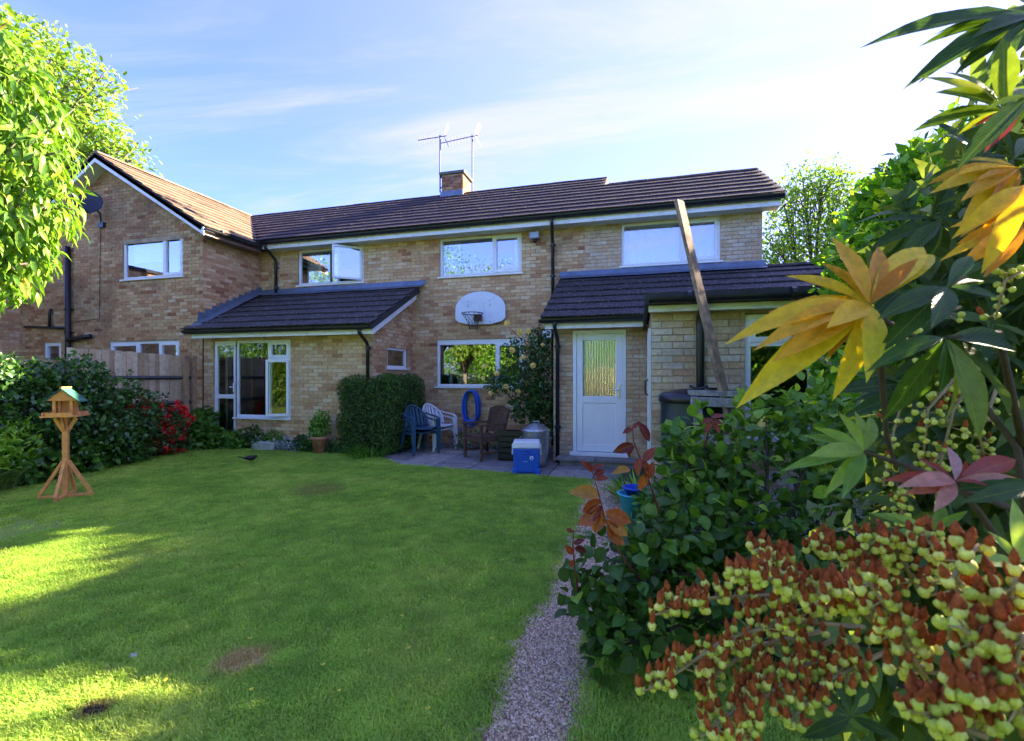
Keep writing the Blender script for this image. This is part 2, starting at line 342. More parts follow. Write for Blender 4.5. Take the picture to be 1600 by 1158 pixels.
def lay_bricks(H, hidden=lambda p: False, most=300):
    order = sorted(range(len(H.bricks)), key=lambda i: -H.bricks[i][0])
    pick = []
    for i in order:
        b = H.bricks[i]
        if len(pick) >= most: break
        if b[0] > 0 and not hidden(b[2] @ Vector(((b[4] + b[5]) / 2, 0, b[6] + 0.03))): pick.append(i)
    pick = set(pick); rest = {}; cache = {}
    for i, (sc, w, M, mat, p, q, z, t, j) in enumerate(H.bricks):
        if i in pick:
            key = (mat.name, round(t * 13)); me = cache.get(key)
            if me is None:
                m = MB(); e = 0.0025
                V = [(e, 0, e), (0.215 - e, 0, e), (0.215 - e, 0, 0.065 - e), (e, 0, 0.065 - e), (0, 0.004, 0), (0.215, 0.004, 0), (0.215, 0.004, 0.065), (0, 0.004, 0.065),
                     (0, 0.014, 0), (0.215, 0.014, 0), (0.215, 0.014, 0.065), (0, 0.014, 0.065)]
                F = [(0, 1, 2, 3)] + [(k + 4, (k + 1) % 4 + 4, (k + 1) % 4, k) for k in range(4)] + [(k + 8, (k + 1) % 4 + 8, (k + 1) % 4 + 4, k + 4) for k in range(4)]
                m.add(V, F, key[1] / 13); me = cache[key] = m.mesh('brick', mat)
            o = bpy.data.objects.new('brick', me); COL.objects.link(o); o.parent = w
            o.matrix_parent_inverse = Matrix.Identity(4)
            wl = w.matrix_parent_inverse @ Vector((0, 0, 0)) if False else None
            o.matrix_basis = M @ Matrix.Translation((p, j, z)) @ Matrix.Diagonal(((q - p) / 0.215, 1, 1, 1))
        else: rest.setdefault((w.name, mat.name), (w, mat, []))[2].append((M, p, q, z, t, j))
    for (wn, mn), (w, mat, bl) in rest.items():
        m = MB()
        for M, p, q, z, t, j in bl:
            V = [M @ Vector(k) for k in ((p, j, z), (q, j, z), (q, j, z + 0.065), (p, j, z + 0.065), (p, 0.014, z), (q, 0.014, z), (q, 0.014, z + 0.065), (p, 0.014, z + 0.065))]
            m.add(V, [(0, 1, 2, 3), (4, 5, 1, 0), (5, 6, 2, 1), (6, 7, 3, 2), (7, 4, 0, 3)], t)
        o = m.build('brickwork', mat); o.parent = w; o.matrix_parent_inverse = Matrix.Identity(4); o['kind'] = 'stuff'
def tiled_roof(H, name, o, u, up, Wd, Ln, mat, clip=None, gauge=0.335, tw=0.33, base=None):
    """o: eave corner, u: unit vector along the eave, up: unit vector up the slope; clip(u,v)->(umin,umax)"""
    o, u, up = Vector(o), Vector(u), Vector(up); n = u.cross(up).normalized()
    if n.z < 0: n = -n
    m = MB(); rows = int(math.ceil(Ln / gauge))
    for i in range(rows):
        v0, v1 = i * gauge, min((i + 1) * gauge, Ln); c = clip((v0 + v1) / 2) if clip else (0, Wd)
        if c[1] > c[0]:
            P = [o + u * c[0] + up * v0, o + u * c[1] + up * v0, o + u * c[1] + up * v1, o + u * c[0] + up * v1]
            m.add([p - n * 0.004 for p in P] + [p - n * 0.10 for p in P], [(0, 1, 2, 3), (7, 6, 5, 4), (0, 4, 5, 1), (1, 5, 6, 2), (2, 6, 7, 3), (3, 7, 4, 0)])
    r = m.build(name, M_felt, H.root)
    for i in range(rows):
        v0 = i * gauge; v1 = min(v0 + gauge + 0.05, Ln); c = clip(v0 + gauge / 2) if clip else (0, Wd)
        a = -tw / 2 if i % 2 else 0.0
        while a < c[1]:
            p, q = max(a, c[0]), min(a + tw, c[1])
            if q - p > 0.04:
                lift = 0.046 + random.uniform(-0.0015, 0.0015); tl = random.uniform(-0.001, 0.001); t = min(1, max(0, 0.5 + random.gauss(0, 0.16)))
                V = [o + u * (p + 0.002) + up * (v0 - 0.03 + random.uniform(-0.003, 0.003)) + n * (lift + tl), o + u * (q - 0.002) + up * (v0 - 0.03 + random.uniform(-0.003, 0.003)) + n * (lift - tl),
                     o + u * (q - 0.002) + up * v1 + n * 0.012, o + u * (p + 0.002) + up * v1 + n * 0.012]
                V += [V[0] - n * 0.020, V[1] - n * 0.020, V[2] - n * 0.011, V[3] - n * 0.011]
                cc = sum((Vector(k) for k in V), Vector()) / 8; pr = project(cc); sc = 0
                if pr and -5 < pr[0] < 1605 and -5 < pr[1] < 1163:
                    e = [project(k) for k in V[:4]]
                    if all(e): sc = abs(sum(e[k][0] * e[(k + 1) % 4][1] - e[(k + 1) % 4][0] * e[k][1] for k in range(4))) / 2 + 0.02 * abs(e[1][0] - e[0][0])
                H.tiles.append((sc, r, mat, V, t))
            a += tw
    return r
def lay_tiles(H, most=300):
    order = sorted(range(len(H.tiles)), key=lambda i: -H.tiles[i][0]); pick = set(i for i in order[:most] if H.tiles[i][0] > 0); rest = {}
    F = [(0, 1, 2, 3), (4, 5, 1, 0), (5, 6, 2, 1), (7, 4, 0, 3)]
    for i, (sc, r, mat, V, t) in enumerate(H.tiles):
        if i in pick:
            m = MB().add(V, F, t); ob = m.build('roof_tile', mat); ob.parent = r; ob.matrix_parent_inverse = Matrix.Identity(4)
        else: rest.setdefault((r.name, mat.name), (r, mat, MB()))[2].add(V, F, t)
    for r, mat, m in rest.values():
        ob = m.build('tiling', mat); ob.parent = r; ob.matrix_parent_inverse = Matrix.Identity(4); ob['kind'] = 'stuff'
def sub(par, mb, name, mat, smooth=False, bevel=0, kind=None):      # a sub-part, in world coordinates, under a part built in world coordinates
    o = mb.build(name, mat, None, smooth, bevel); o.parent = par; o.matrix_parent_inverse = Matrix.Identity(4)
    if kind: o['kind'] = kind
    return o
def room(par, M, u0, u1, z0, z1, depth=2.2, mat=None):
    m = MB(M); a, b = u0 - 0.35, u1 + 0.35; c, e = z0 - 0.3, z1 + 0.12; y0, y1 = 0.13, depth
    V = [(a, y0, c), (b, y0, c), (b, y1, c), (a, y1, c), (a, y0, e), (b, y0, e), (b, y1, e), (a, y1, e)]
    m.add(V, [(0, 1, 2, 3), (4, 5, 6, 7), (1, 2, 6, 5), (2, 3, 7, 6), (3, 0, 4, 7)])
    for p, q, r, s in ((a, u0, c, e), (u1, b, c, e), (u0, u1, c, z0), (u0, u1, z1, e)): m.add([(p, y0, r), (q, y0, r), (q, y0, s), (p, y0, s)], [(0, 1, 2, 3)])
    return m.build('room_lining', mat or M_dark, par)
def drape(par, M, u0, u1, z0, z1, y=0.2, mat=None, amp=0.03, waves=6):
    m = MB(M); n = waves * 8; V = []
    for i in range(n + 1):
        t = i / n; uu = u0 + (u1 - u0) * t; yy = y + amp * math.sin(t * waves * 2 * math.pi + 0.6 * math.sin(9 * t)) + random.uniform(-0.003, 0.003)
        V += [(uu, yy, z0), (uu, yy * 0.6 + y * 0.4, z1)]
    m.add(V, [(2 * i, 2 * i + 2, 2 * i + 3, 2 * i + 1) for i in range(n)])
    return sub(par, m, 'curtain', mat or M_curtain, True)
FW = 0.055
def window(H, M, u0, u1, z0, z1, mull=(), trans=None, glass=None, sill=True, sash=(), rm=True, depth=2.2, rmat=None, ht=0.0, name='window'):
    """White window: outer frame, mullions at u, panes; sash: pane numbers with their own sash frame; trans: {pane: z}"""
    fy0, fy1 = 0.03, 0.09; glass = glass or M_glass
    m = MB(M); m.box(u0, u1, fy0, fy1, z0, z0 + FW); m.box(u0, u1, fy0, fy1, z1 - FW - ht, z1); m.box(u0, u0 + FW, fy0, fy1, z0 + FW, z1 - FW - ht); m.box(u1 - FW, u1, fy0, fy1, z0 + FW, z1 - FW - ht)
    for x in mull: m.box(x - FW / 2, x + FW / 2, fy0, fy1, z0 + FW, z1 - FW - ht)
    edges = [u0 + FW] + [k for x in mull for k in (x - FW / 2, x + FW / 2)] + [u1 - FW]
    cells = []
    for i in range(0, len(edges), 2):
        a, b = edges[i], edges[i + 1]; k = i // 2
        if trans and k in trans:
            zt = trans[k]; m.box(a, b, fy0, fy1, zt - FW / 2, zt + FW / 2); cells += [(k, a, b, z0 + FW, zt - FW / 2), (k + 100, a, b, zt + FW / 2, z1 - FW - ht)]
        else: cells.append((k, a, b, z0 + FW, z1 - FW - ht))
    w = m.build(name, M_white, H.root, bevel=0.004)
    for k, a, b, c, e in cells:
        if (k, 'open') in sash: continue
        if k in sash:
            s = MB(M); q = 0.045; y0, y1 = 0.018, 0.075
            s.box(a - 0.012, b + 0.012, y0, y1, c - 0.012, c + q); s.box(a - 0.012, b + 0.012, y0, y1, e - q, e + 0.012); s.box(a - 0.012, a + q, y0, y1, c + q, e - q); s.box(b - q, b + 0.012, y0, y1, c + q, e - q)
            sub(w, s, 'sash', M_white, bevel=0.004); a += q; b -= q; c += q; e -= q
        g = MB(M); g.add([(a, 0.06, c), (b, 0.06, c), (b, 0.06, e), (a, 0.06, e)], [(0, 1, 2, 3)]); sub(w, g, 'pane', glass)
    if sill:
        s = MB(M); s.box(u0 - 0.04, u1 + 0.04, -0.045, 0.10, z0 - 0.035, z0 - 0.001); sub(w, s, 'sill', M_white, bevel=0.005)
    if rm: room(H.root, M, u0 + 0.01, u1 - 0.01, z0 + 0.01, z1 - 0.01, depth, rmat)
    return w
def open_sash(w, M, hu, z0, z1, width, ang, side, glass, frame_w=0.05):
    """A casement swung outwards about a vertical hinge at u = hu; side=-1: leaf runs to the left of the hinge when shut"""
    Mh = M @ Matrix.Translation((hu, 0.03, 0)) @ Matrix.Rotation(ang, 4, 'Z')
    s = MB(Mh); a, b = (-width, 0) if side < 0 else (0, width); q = frame_w
    s.box(a, b, -0.03, 0.03, z0, z0 + q); s.box(a, b, -0.03, 0.03, z1 - q, z1); s.box(a, a + q, -0.03, 0.03, z0 + q, z1 - q); s.box(b - q, b, -0.03, 0.03, z0 + q, z1 - q)
    sub(w, s, 'sash', M_white, bevel=0.005)
    g = MB(Mh); g.box(a + q, b - q, -0.004, 0.004, z0 + q, z1 - q); sub(w, g, 'pane', glass)
def gutter(H, p, q, out, r=0.058, name='gutter'):
    p, q, o = Vector(p), Vector(q), Vector(out); V = []; n = 8
    for c in (p, q):
        for k in range(n + 1):
            a = math.pi * k / n; V.append(c + o * (r * math.cos(a)) + Vector((0, 0, -r * math.sin(a))))
    F = [(k, k + 1, n + 2 + k, n + 1 + k) for k in range(n)]; V += [v + Vector((0, 0, 0.0)) + (v - (p if i <= n else q)) * -0.12 for i, v in enumerate(V)]
    k0 = 2 * (n + 1); F += [(k0 + k + 1, k0 + k, k0 + n + 1 + k, k0 + n + 2 + k) for k in range(n)]
    F += [tuple(range(0, n + 1)), tuple(range(2 * n + 1, n, -1))]
    m = MB().add(V, F); L_ = (q - p).length; d = (q - p).normalized()
    g = m.build(name, M_black, H.root)
    x = 0.4
    while x < L_:
        c = p + d * x; sub(g, MB().tube([c - d * 0.02, c + d * 0.02], r * 1.12, 10), 'bracket', M_black); x += 0.95
    return g
def pipe(H, pts, r=0.034, cl=(), name='downpipe', out=(0, -1, 0)):
    m = MB(); m.tube(pts, r, 12); w = m.build(name, M_black, H.root, True)
    for z in cl:
        k = MB(); p = [q for q in pts if True]; best = None
        for a, b in zip(pts[:-1], pts[1:]):
            if min(a[2], b[2]) <= z <= max(a[2], b[2]):
                t = (z - a[2]) / ((b[2] - a[2]) or 1); best = [a[i] + (b[i] - a[i]) * t for i in range(3)]
        if best: k.tube([(best[0], best[1], z - 0.03), (best[0], best[1], z + 0.03)], r * 1.25, 12); k.box(best[0] - r * 1.9, best[0] + r * 1.9, best[1] + r * 0.3, best[1] + r * 1.1, z - 0.012, z + 0.012); sub(w, k, 'clip', M_black)
    return w

# ------------------------------------------------------------------ the main house
G, MN, EX = 8.15, 9.8, 5.4
SL = 0.62; CSL = 1 / math.hypot(1, SL); UPY = (0, CSL, SL * CSL); UPX = (-CSL, 0, SL * CSL)
hr = thing('brick_house', 'two storey buff brick house with dark tiled roof, white door and lean-to porches', 'house', (-3.5, 11.5, 0))
H = House(hr)
FX, FD = (1, 0, 0), (0, 1, 0)
Mm = frame((0, MN, 0), FX, FD); Mg = frame((0, G, 0), FX, FD); Me = frame((0, EX, 0), FX, FD)
x0 = -9.22
W1 = (-8.12, -6.30, 3.73, 4.60); W2 = (-4.35, -2.45, 3.73, 4.60); W3 = (-0.36, 1.50, 3.73, 4.60); WK = (-4.42, -2.40, 1.27, 2.32)
mo = lambda w, ox: (w[0] - ox, w[1] - ox, w[2], w[3])
brick_wall(H, 'wall', (x0, MN, 0), FX, FD, -1.1 - x0, 4.62, [mo(w, x0) for w in (W1, W2, WK)] + [(-0.36 - x0, 2, 3.73, 4.6)], mean=0.57, spread=0.27)
brick_wall(H, 'wall', (-1.1, MN, 0), FX, FD, 3.33, 4.62, [mo(W3, -1.1)], mean=0.76, spread=0.2, mat=M_brick3)
LB = (-8.95, -6.98, 0.0, 2.25)
brick_wall(H, 'wall', (x0 + 0.02, G, 0), FX, FD, -5.02 - x0 - 0.02, 2.36, [(0.27, 0.86, 0.12, 2.27), (0.86, 2.26, 0.62, 2.27)], mean=0.62, spread=0.26)
brick_wall(H, 'wall', (-5.02, G, 0), (0, 1, 0), (-1, 0, 0), 1.65, 2.36, [(0.53, 1.41, 1.66, 2.12)], top=lambda u: 2.40 + 0.60 * u, mean=0.56, spread=0.3)
brick_wall(H, 'wall', (-1.46, G, 0), FX, FD, 1.59, 2.36, [(0.34, 1.24, 0.17, 2.29)], mean=0.66, spread=0.22, mat=M_brick3)
brick_wall(H, 'wall', (0.125, EX, 0), FX, FD, 3.9, 2.21, [(0.94, 1.60, 0.85, 2.16)], mean=0.74, spread=0.26, mat=M_brick3, z0=0.0)
brick_wall(H, 'wall', (0.125, EX, 0), (0, 1, 0), (-1, 0, 0), 2.75, 2.3, [], mean=0.6, spread=0.25) if False else None
# plain sides and backs that close the house
m = MB(); m.box(0.125, 0.16, EX + 0.012, G, 0, 2.3); m.box(-1.46, -1.40, G + 0.012, MN, 0, 2.45); m.prism([(-1.46, G + 0.1, 2.45), (-1.46, MN, 2.45), (-1.46, MN, 3.4)], (0.06, 0, 0)); m.box(2.16, 2.23, MN + 0.012, 13.9, 0, 4.6); m.box(-13, 2.23, 13.9, 14.0, 0, 5.4); m.box(3.95, 4.025, EX + 0.012, 12, 0, 2.2)
m.prism([(2.16, MN + 0.02, 4.6), (2.16, 13.9, 4.6), (2.16, 11.5, 6.0)], (0.07, 0, 0)); m.box(1.2, 4.02, 11.9, 12.0, 0, 2.2)
m.build('end_wall', M_mortar, hr)
# ---- roofs
zE = 4.76; yE = 9.33; RL = (12.3 - yE) / CSL
xl, xr = -11.95, -0.80
val = lambda v: max(0.0, (-11.95 + (12.3 - (yE + v * CSL)) * 1.047) - xl)
tiled_roof(H, 'main_roof', (xl, yE, zE), FX, UPY, xr - xl, RL, M_tile_main, clip=lambda v: (val(v), xr - xl))
RR = (11.48 - yE) / CSL
tiled_roof(H, 'main_roof', (xr + 0.002, yE, zE), FX, UPY, 2.5 - xr, RR, M_tile_main)
m = MB(); m.add([(xr, 11.4, 5.9), (xr, 12.3, 6.58), (xr, 13.2, 6.0), (xr, 11.48, 5.9)], [(0, 1, 2, 3)])
m.add([(-13, 12.31, 6.58), (xr, 12.31, 6.58), (xr, 14.4, 5.0), (-13, 14.4, 5.0)], [(0, 1, 2, 3)]); m.add([(xr, 11.49, 6.06), (2.5, 11.49, 6.06), (2.5, 14.2, 4.4), (xr, 14.2, 4.4)], [(0, 1, 2, 3)])
m.build('rear_roof', M_tile_main, hr)
def ridge(p, q, par, r=0.09, L_=0.45, mat=None):
    p, q = Vector(p), Vector(q); n = int((q - p).length / L_); d = (q - p) / n
    for i in range(n):
        a, b = p + d * i, p + d * (i + 0.985); z = random.uniform(-0.004, 0.006); V = []
        s = d.normalized().cross(Vector((0, 0, 1)))
        for c in (a, b):
            for k in range(7):
                t = math.pi * k / 6; V.append(c + s * (r * 1.1 * math.cos(t)) + Vector((0, 0, r * math.sin(t) * 0.75 + z - 0.03)))
        mm = MB().add(V, [(k, k + 1, 8 + k, 7 + k) for k in range(6)] + [tuple(range(7)), tuple(range(13, 6, -1))], random.uniform(0.3, 0.9))
        o = mm.build('ridge_tile', mat or M_tile_main, par)
ridge((-11.9, 12.3, 6.58), (xr, 12.3, 6.58), hr); ridge((xr + 0.05, 11.48, 6.08), (2.5, 11.48, 6.08), hr)
m = MB(); m.box(xr - 0.06, xr, 11.5, 12.35, 6.06, 6.12); m.prism([(xr + 0.0, 11.6, 6.08), (xr + 0.0, 12.28, 6.50), (xr + 0.0, 12.28, 6.40), (xr + 0.0, 11.72, 6.05)], (0.02, 0, 0)); m.build('gable_trim', M_paint, hr)
# lower roofs: lounge lean-to, porch and garage
SLp = 0.52; CP = 1 / math.hypot(1, SLp); UPP = (0, CP, SLp * CP); LP = (MN - 0.12 - 7.72) / CP
tiled_roof(H, 'lean_to_roof', (-9.28, 7.72, 2.47), FX, UPP, -4.80 + 9.28, LP, M_tile)
tiled_roof(H, 'porch_roof', (-1.60, 7.72, 2.47), FX, UPP, 5.9, (MN - 0.02 - 7.72) / CP, M_tile, clip=lambda v: (0, 5.9))
m = MB(); m.add([(2.24, MN - 0.02, 3.55), (4.3, MN - 0.02, 3.55), (4.3, 12.2, 2.3), (2.24, 12.2, 2.3)], [(0, 1, 2, 3)]); m.build('rear_roof', M_tile, hr)
ridge((2.26, MN - 0.03, 3.57), (4.3, MN - 0.03, 3.57), hr, 0.08, mat=M_tile)
# lead flashing along the wall
def flashing(a, b, z, name='flashing'):
    m = MB(); x = a
    while x < b - 0.05:
        e = min(x + 1.5, b); j = random.uniform(-0.008, 0.008)
        m.add([(x, MN - 0.022, z + 0.10 + j), (e + 0.02, MN - 0.018, z + 0.10 + j), (e + 0.02, MN - 0.05, z + 0.0), (x, MN - 0.05, z + 0.0), (e + 0.02, MN - 0.24, z - 0.085 + j), (x, MN - 0.24, z - 0.09 - j)], [(0, 1, 2, 3), (3, 2, 4, 5)]); x = e
    m.build(name, M_lead, hr)
flashing(-9.2, -4.72, 3.575); flashing(-1.62, 2.25, 3.59)
# stepped flashing where the lean-to roof meets the neighbour's wall
m = MB()
for i in range(10):
    y = 8.0 + i * 0.178; z = 2.62 + (y - 7.72) * SLp
    m.add([(-9.205, y, z - 0.10), (-9.205, y + 0.2, z + 0.0), (-9.205, y + 0.2, z + 0.13), (-9.205, y + 0.03, z + 0.13)], [(0, 1, 2, 3)])
m.add([(-9.2, 7.8, 2.56), (-9.0, 7.8, 2.54), (-9.0, 9.6, 3.55), (-9.2, 9.6, 3.60)], [(0, 1, 2, 3)])
m.build('stepped_flashing', M_lead, hr)
# fascias, soffits, gutters
MB().box(-8.86, 2.42, 9.44, 9.46, 4.58, 4.73).build('fascia', M_paint, hr)
MB().box(-8.86, 2.42, 9.46, MN - 0.001, 4.605, 4.62).build('soffit', M_soffit, hr)
MB().prism([(2.42, 9.44, 4.58), (2.42, 9.44, 4.75), (2.42, 11.48, 6.02), (2.42, 11.48, 5.86), (2.42, 9.8, 4.8), (2.42, 9.8, 4.58)], (0.03, 0, 0)).build('barge_board', M_paint, hr)
gutter(H, (-8.86, 9.375, 4.735), (2.47, 9.375, 4.765), (0, -1, 0))
MB().box(-9.17, -4.86, 7.84, 7.86, 2.30, 2.42).build('fascia', M_paint, hr)
MB().box(-9.17, -5.0, 7.86, G - 0.001, 2.335, 2.35).build('soffit', M_soffit, hr)
gutter(H, (-9.32, 7.775, 2.46), (-4.86, 7.775, 2.44), (0, -1, 0))
MB().prism([(-4.86, 7.84, 2.29), (-4.86, 7.84, 2.47), (-4.86, 9.62, 3.40), (-4.86, 9.62, 3.23)], (0.028, 0, 0)).build('barge_board', M_paint, hr)
MB().box(-4.99, -4.86, 7.86, 9.62, 2.32, 2.33).build('soffit', M_soffit, hr) if False else None
MB().box(-1.55, 0.12, 7.84, 7.86, 2.30, 2.43).build('fascia', M_paint, hr)
MB().box(-1.46, 0.12, 7.86, G - 0.001, 2.335, 2.35).build('soffit', M_soffit, hr)
gutter(H, (-1.64, 7.775, 2.455), (0.10, 7.775, 2.475), (0, -1, 0))
# flat roofed extension
m = MB(); m.box(0.05, 4.1, EX - 0.22, 7.95, 2.335, 2.375); m.box(0.05, 4.1, EX - 0.22, EX - 0.18, 2.25, 2.335); m.box(0.05, 0.09, EX - 0.18, 7.95, 2.25, 2.335)
m.build('flat_roof', M_felt, hr)
MB().box(0.09, 4.1, EX - 0.17, EX - 0.15, 2.185, 2.30).build('fascia', M_paint, hr)
MB().box(0.10, 4.1, EX - 0.15, EX - 0.001, 2.195, 2.21).build('soffit', M_soffit, hr)
gutter(H, (0.09, EX - 0.275, 2.315), (4.0, EX - 0.275, 2.30), (0, -1, 0))
# downpipes
pipe(H, [(-1.72, 9.37, 4.70), (-1.72, 9.40, 4.60), (-1.76, 9.68, 4.36), (-1.76, 9.73, 4.28), (-1.76, 9.73, 0.05)], 0.034, (4.25, 3.6, 2.0))
pipe(H, [(-8.72, 9.37, 4.68), (-8.72, 9.40, 4.60), (-8.72, 9.70, 4.40), (-8.72, 9.73, 4.30), (-8.72, 9.73, 3.58)], 0.034, (4.2, 3.7))
pipe(H, [(-5.10, 7.78, 2.40), (-5.10, 7.80, 2.32), (-5.10, 8.04, 2.16), (-5.10, 8.08, 2.08), (-5.10, 8.08, 0.0)], 0.034, (2.05, 1.2))
pipe(H, [(-1.38, 7.78, 2.42), (-1.38, 7.80, 2.34), (-1.38, 8.05, 2.18), (-1.38, 8.09, 2.10), (-1.38, 8.09, 0.02)], 0.034, (2.02, 0.62))
pipe(H, [(0.62, EX - 0.27, 2.27), (0.62, EX - 0.25, 2.20), (0.62, EX - 0.06, 2.14), (0.62, EX - 0.055, 2.05), (0.62, EX - 0.055, 0.2)], 0.042, (1.3,))
MB().box(-9.215, -9.19, G - 0.012, G - 0.0, 0, 2.33).build('corner_strip', M_black, hr)
# chimney
CX0, CX1, CY0, CY1 = -5.27, -4.66, 12.02, 12.62
ch = MB().box(CX0, CX1, CY0, CY1, 5.9, 7.06).build('chimney', M_mortar, hr)
cb_ = []
for r_ in range(22):
    z = 5.95 + r_ * 0.0755
    if z > 6.99: break
    for face in range(2):
        L_ = CX1 - CX0 if face == 0 else CY1 - CY0; a = -0.11 if r_ % 2 else 0.0
        while a < L_:
            p, q = max(a, 0), min(a + 0.215, L_); a += 0.226
            if q - p < 0.03: continue
            if face == 0: b = MB().box(CX0 + p, CX0 + q, CY0 - 0.01, CY0 + 0.01, z, z + 0.065, random.uniform(0.05, 0.5))
            else: b = MB().box(CX1 - 0.02, CX1 + 0.01, CY0 + p, CY0 + q, z, z + 0.065, random.uniform(0.2, 0.7))  # side bricks tinted paler than the front, imitating sunlight on that face
            if z > 6.3: sub(ch, b, 'brick', M_brick2)
sub(ch, MB().box(CX0 - 0.06, CX1 + 0.06, CY0 - 0.06, CY1 + 0.06, 7.04, 7.11), 'cap', stuffmat('chimney_cap', (0.10, 0.12, 0.10), 0.9))
sub(ch, MB().box(CX0 - 0.03, CX1 + 0.03, CY0 - 0.05, CY0 - 0.015, 6.2, 6.58), 'flashing', M_lead)
# ---- windows and doors
w = window(H, Mm, *W1, mull=(-7.02,), glass=M_glass_up, sash={(1, 'open')}); drape(w, Mm, -8.05, -7.62, 3.80, 4.55, 0.25, waves=5)
open_sash(w, Mm, -6.36, 3.78, 4.56, 0.66, R(38), -1, M_glass_up)
w = window(H, Mm, *W2, mull=(-3.09,), glass=M_glass_up, sash={1}); drape(w, Mm, -4.28, -3.92, 3.80, 4.55, 0.22, waves=4); drape(w, Mm, -2.66, -2.50, 3.80, 4.55, 0.22, waves=2)
w = window(H, Mm, *W3, mull=(0.79,), glass=M_glass_up, sash={1}); drape(w, Mm, -0.34, 1.48, 3.76, 4.58, 0.22, M_curtain, 0.02, 9)
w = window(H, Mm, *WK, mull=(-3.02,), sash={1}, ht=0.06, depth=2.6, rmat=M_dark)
# things on the kitchen sill
m = MB(); m.lathe([(0, 0), (0.04, 0), (0.042, 0.10), (0.03, 0.14), (0.014, 0.155), (0.014, 0.19), (0.02, 0.195), (0.0, 0.2)], (-4.15, 9.98, 1.33), 14)
tag(m.build('soap_bottle', stuffmat('bottle_pale_blue', (0.45, 0.60, 0.70), 0.3, bmp=0), None, True), 'pale bottle standing on the inside sill of the kitchen window', 'bottle')
m = MB(); m.lathe([(0, 0), (0.05, 0), (0.065, 0.11), (0.07, 0.11), (0.07, 0.125), (0.0, 0.12)], (-3.93, 9.98, 1.33), 16)
tag(m.build('white_pot', M_white, None, True), 'small white pot on the inside sill beside the pale bottle', 'pot')
# lounge: glazed door, picture window and an opened casement
DLo = (-8.93, -8.345, 0.12, 2.26)
dm = MB(Mg); a, b, c, e = DLo; q = 0.075
dm.box(a, b, 0.03, 0.10, c, c + 0.12); dm.box(a, b, 0.03, 0.10, e - 0.10, e); dm.box(a, a + q, 0.03, 0.10, c + 0.12, e - 0.10); dm.box(b - q, b, 0.03, 0.10, c + 0.12, e - 0.10); dm.box(a + q, b - q, 0.03, 0.10, 1.02, 1.11)
gd = dm.build('glazed_door', M_white, hr, bevel=0.006)
sub(gd, MB(Mg).add([(a + q, 0.06, 1.11), (b - q, 0.06, 1.11), (b - q, 0.06, e - 0.1), (a + q, 0.06, e - 0.1)], [(0, 1, 2, 3)]), 'pane', M_glass_low)
sub(gd, MB(Mg).add([(a + q, 0.06, c + 0.12), (b - q, 0.06, c + 0.12), (b - q, 0.06, 1.02), (a + q, 0.06, 1.02)], [(0, 1, 2, 3)]), 'pane', M_glass_low)
sub(gd, MB(Mg).box(b - 0.06, b - 0.03, -0.0, 0.028, 1.16, 1.36).box(b - 0.14, b - 0.035, -0.02, 0.0, 1.26, 1.28), 'handle', M_white)
sub(gd, MB(Mg).box(a - 0.03, b + 0.03, -0.05, 0.1, 0.085, 0.118), 'threshold', M_white)
drape(gd, Mg, a + 0.06, b - 0.04, 0.2, 2.2, 0.25, M_curtain2, 0.03, 5)
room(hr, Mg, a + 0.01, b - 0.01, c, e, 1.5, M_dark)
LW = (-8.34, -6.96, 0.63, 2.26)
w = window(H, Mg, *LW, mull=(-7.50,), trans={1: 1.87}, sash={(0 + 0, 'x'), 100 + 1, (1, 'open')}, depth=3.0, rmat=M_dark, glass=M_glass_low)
open_sash(w, Mg, -7.0, 0.68, 1.84, 0.44, R(28), -1, M_glass_sash)
drape(w, Mg, -7.22, -7.02, 0.70, 2.2, 0.3, M_curtain2, 0.03, 3)
drape(w, Mg, -8.30, -8.02, 0.70, 2.2, 0.35, M_curtain2, 0.03, 3)
m = MB(Mg); m.box(-8.1, -7.1, 1.0, 1.6, 1.02, 1.06); m.box(-8.05, -8.0, 1.05, 1.1, 0.4, 1.02); m.box(-7.2, -7.15, 1.05, 1.1, 0.4, 1.02)
tag(m.build('dining_table', stuffmat('table_wood', (0.20, 0.10, 0.05), 0.5)), 'brown table seen inside through the lounge window', 'table')
Ms = frame((-5.02, G, 0), (0, 1, 0), (-1, 0, 0))
w = window(H, Ms, 0.54, 1.40, 1.67, 2.11, depth=1.2)
drape(w, Ms, 0.85, 1.35, 1.7, 2.08, 0.3, stuffmat('blind_tan', (0.35, 0.25, 0.12), 0.8), 0.01, 2)
# white back door with ribbed glass
dx0, dx1, dz0, dz1 = -1.12, -0.225, 0.17, 2.29
dm = MB(Mg); dm.box(dx0, dx0 + 0.06, 0.0, 0.09, dz0, dz1); dm.box(dx1 - 0.06, dx1, 0.0, 0.09, dz0, dz1); dm.box(dx0 + 0.06, dx1 - 0.06, 0.0, 0.09, dz1 - 0.06, dz1)
df = dm.build('back_door', M_white, hr, bevel=0.004)
a, b, c, e = dx0 + 0.062, dx1 - 0.062, dz0 + 0.04, dz1 - 0.062
lf = MB(Mg); s_ = 0.105; zm = 1.10
lf.box(a, a + s_, 0.015, 0.075, c, e); lf.box(b - s_, b, 0.015, 0.075, c, e); lf.box(a + s_, b - s_, 0.015, 0.075, c, c + 0.12); lf.box(a + s_, b - s_, 0.015, 0.075, e - 0.11, e); lf.box(a + s_, b - s_, 0.015, 0.075, zm - 0.06, zm + 0.06)
sub(df, lf, 'leaf_frame', M_white, bevel=0.006)
sub(df, MB(Mg).box(a + s_ - 0.002, b - s_ + 0.002, 0.03, 0.06, c + 0.118, zm - 0.058), 'panel', M_white)
sub(df, MB(Mg).add([(a + s_, 0.045, zm + 0.06), (b - s_, 0.045, zm + 0.06), (b - s_, 0.045, e - 0.11), (a + s_, 0.045, e - 0.11)], [(0, 1, 2, 3)]), 'pane', M_ribglass)
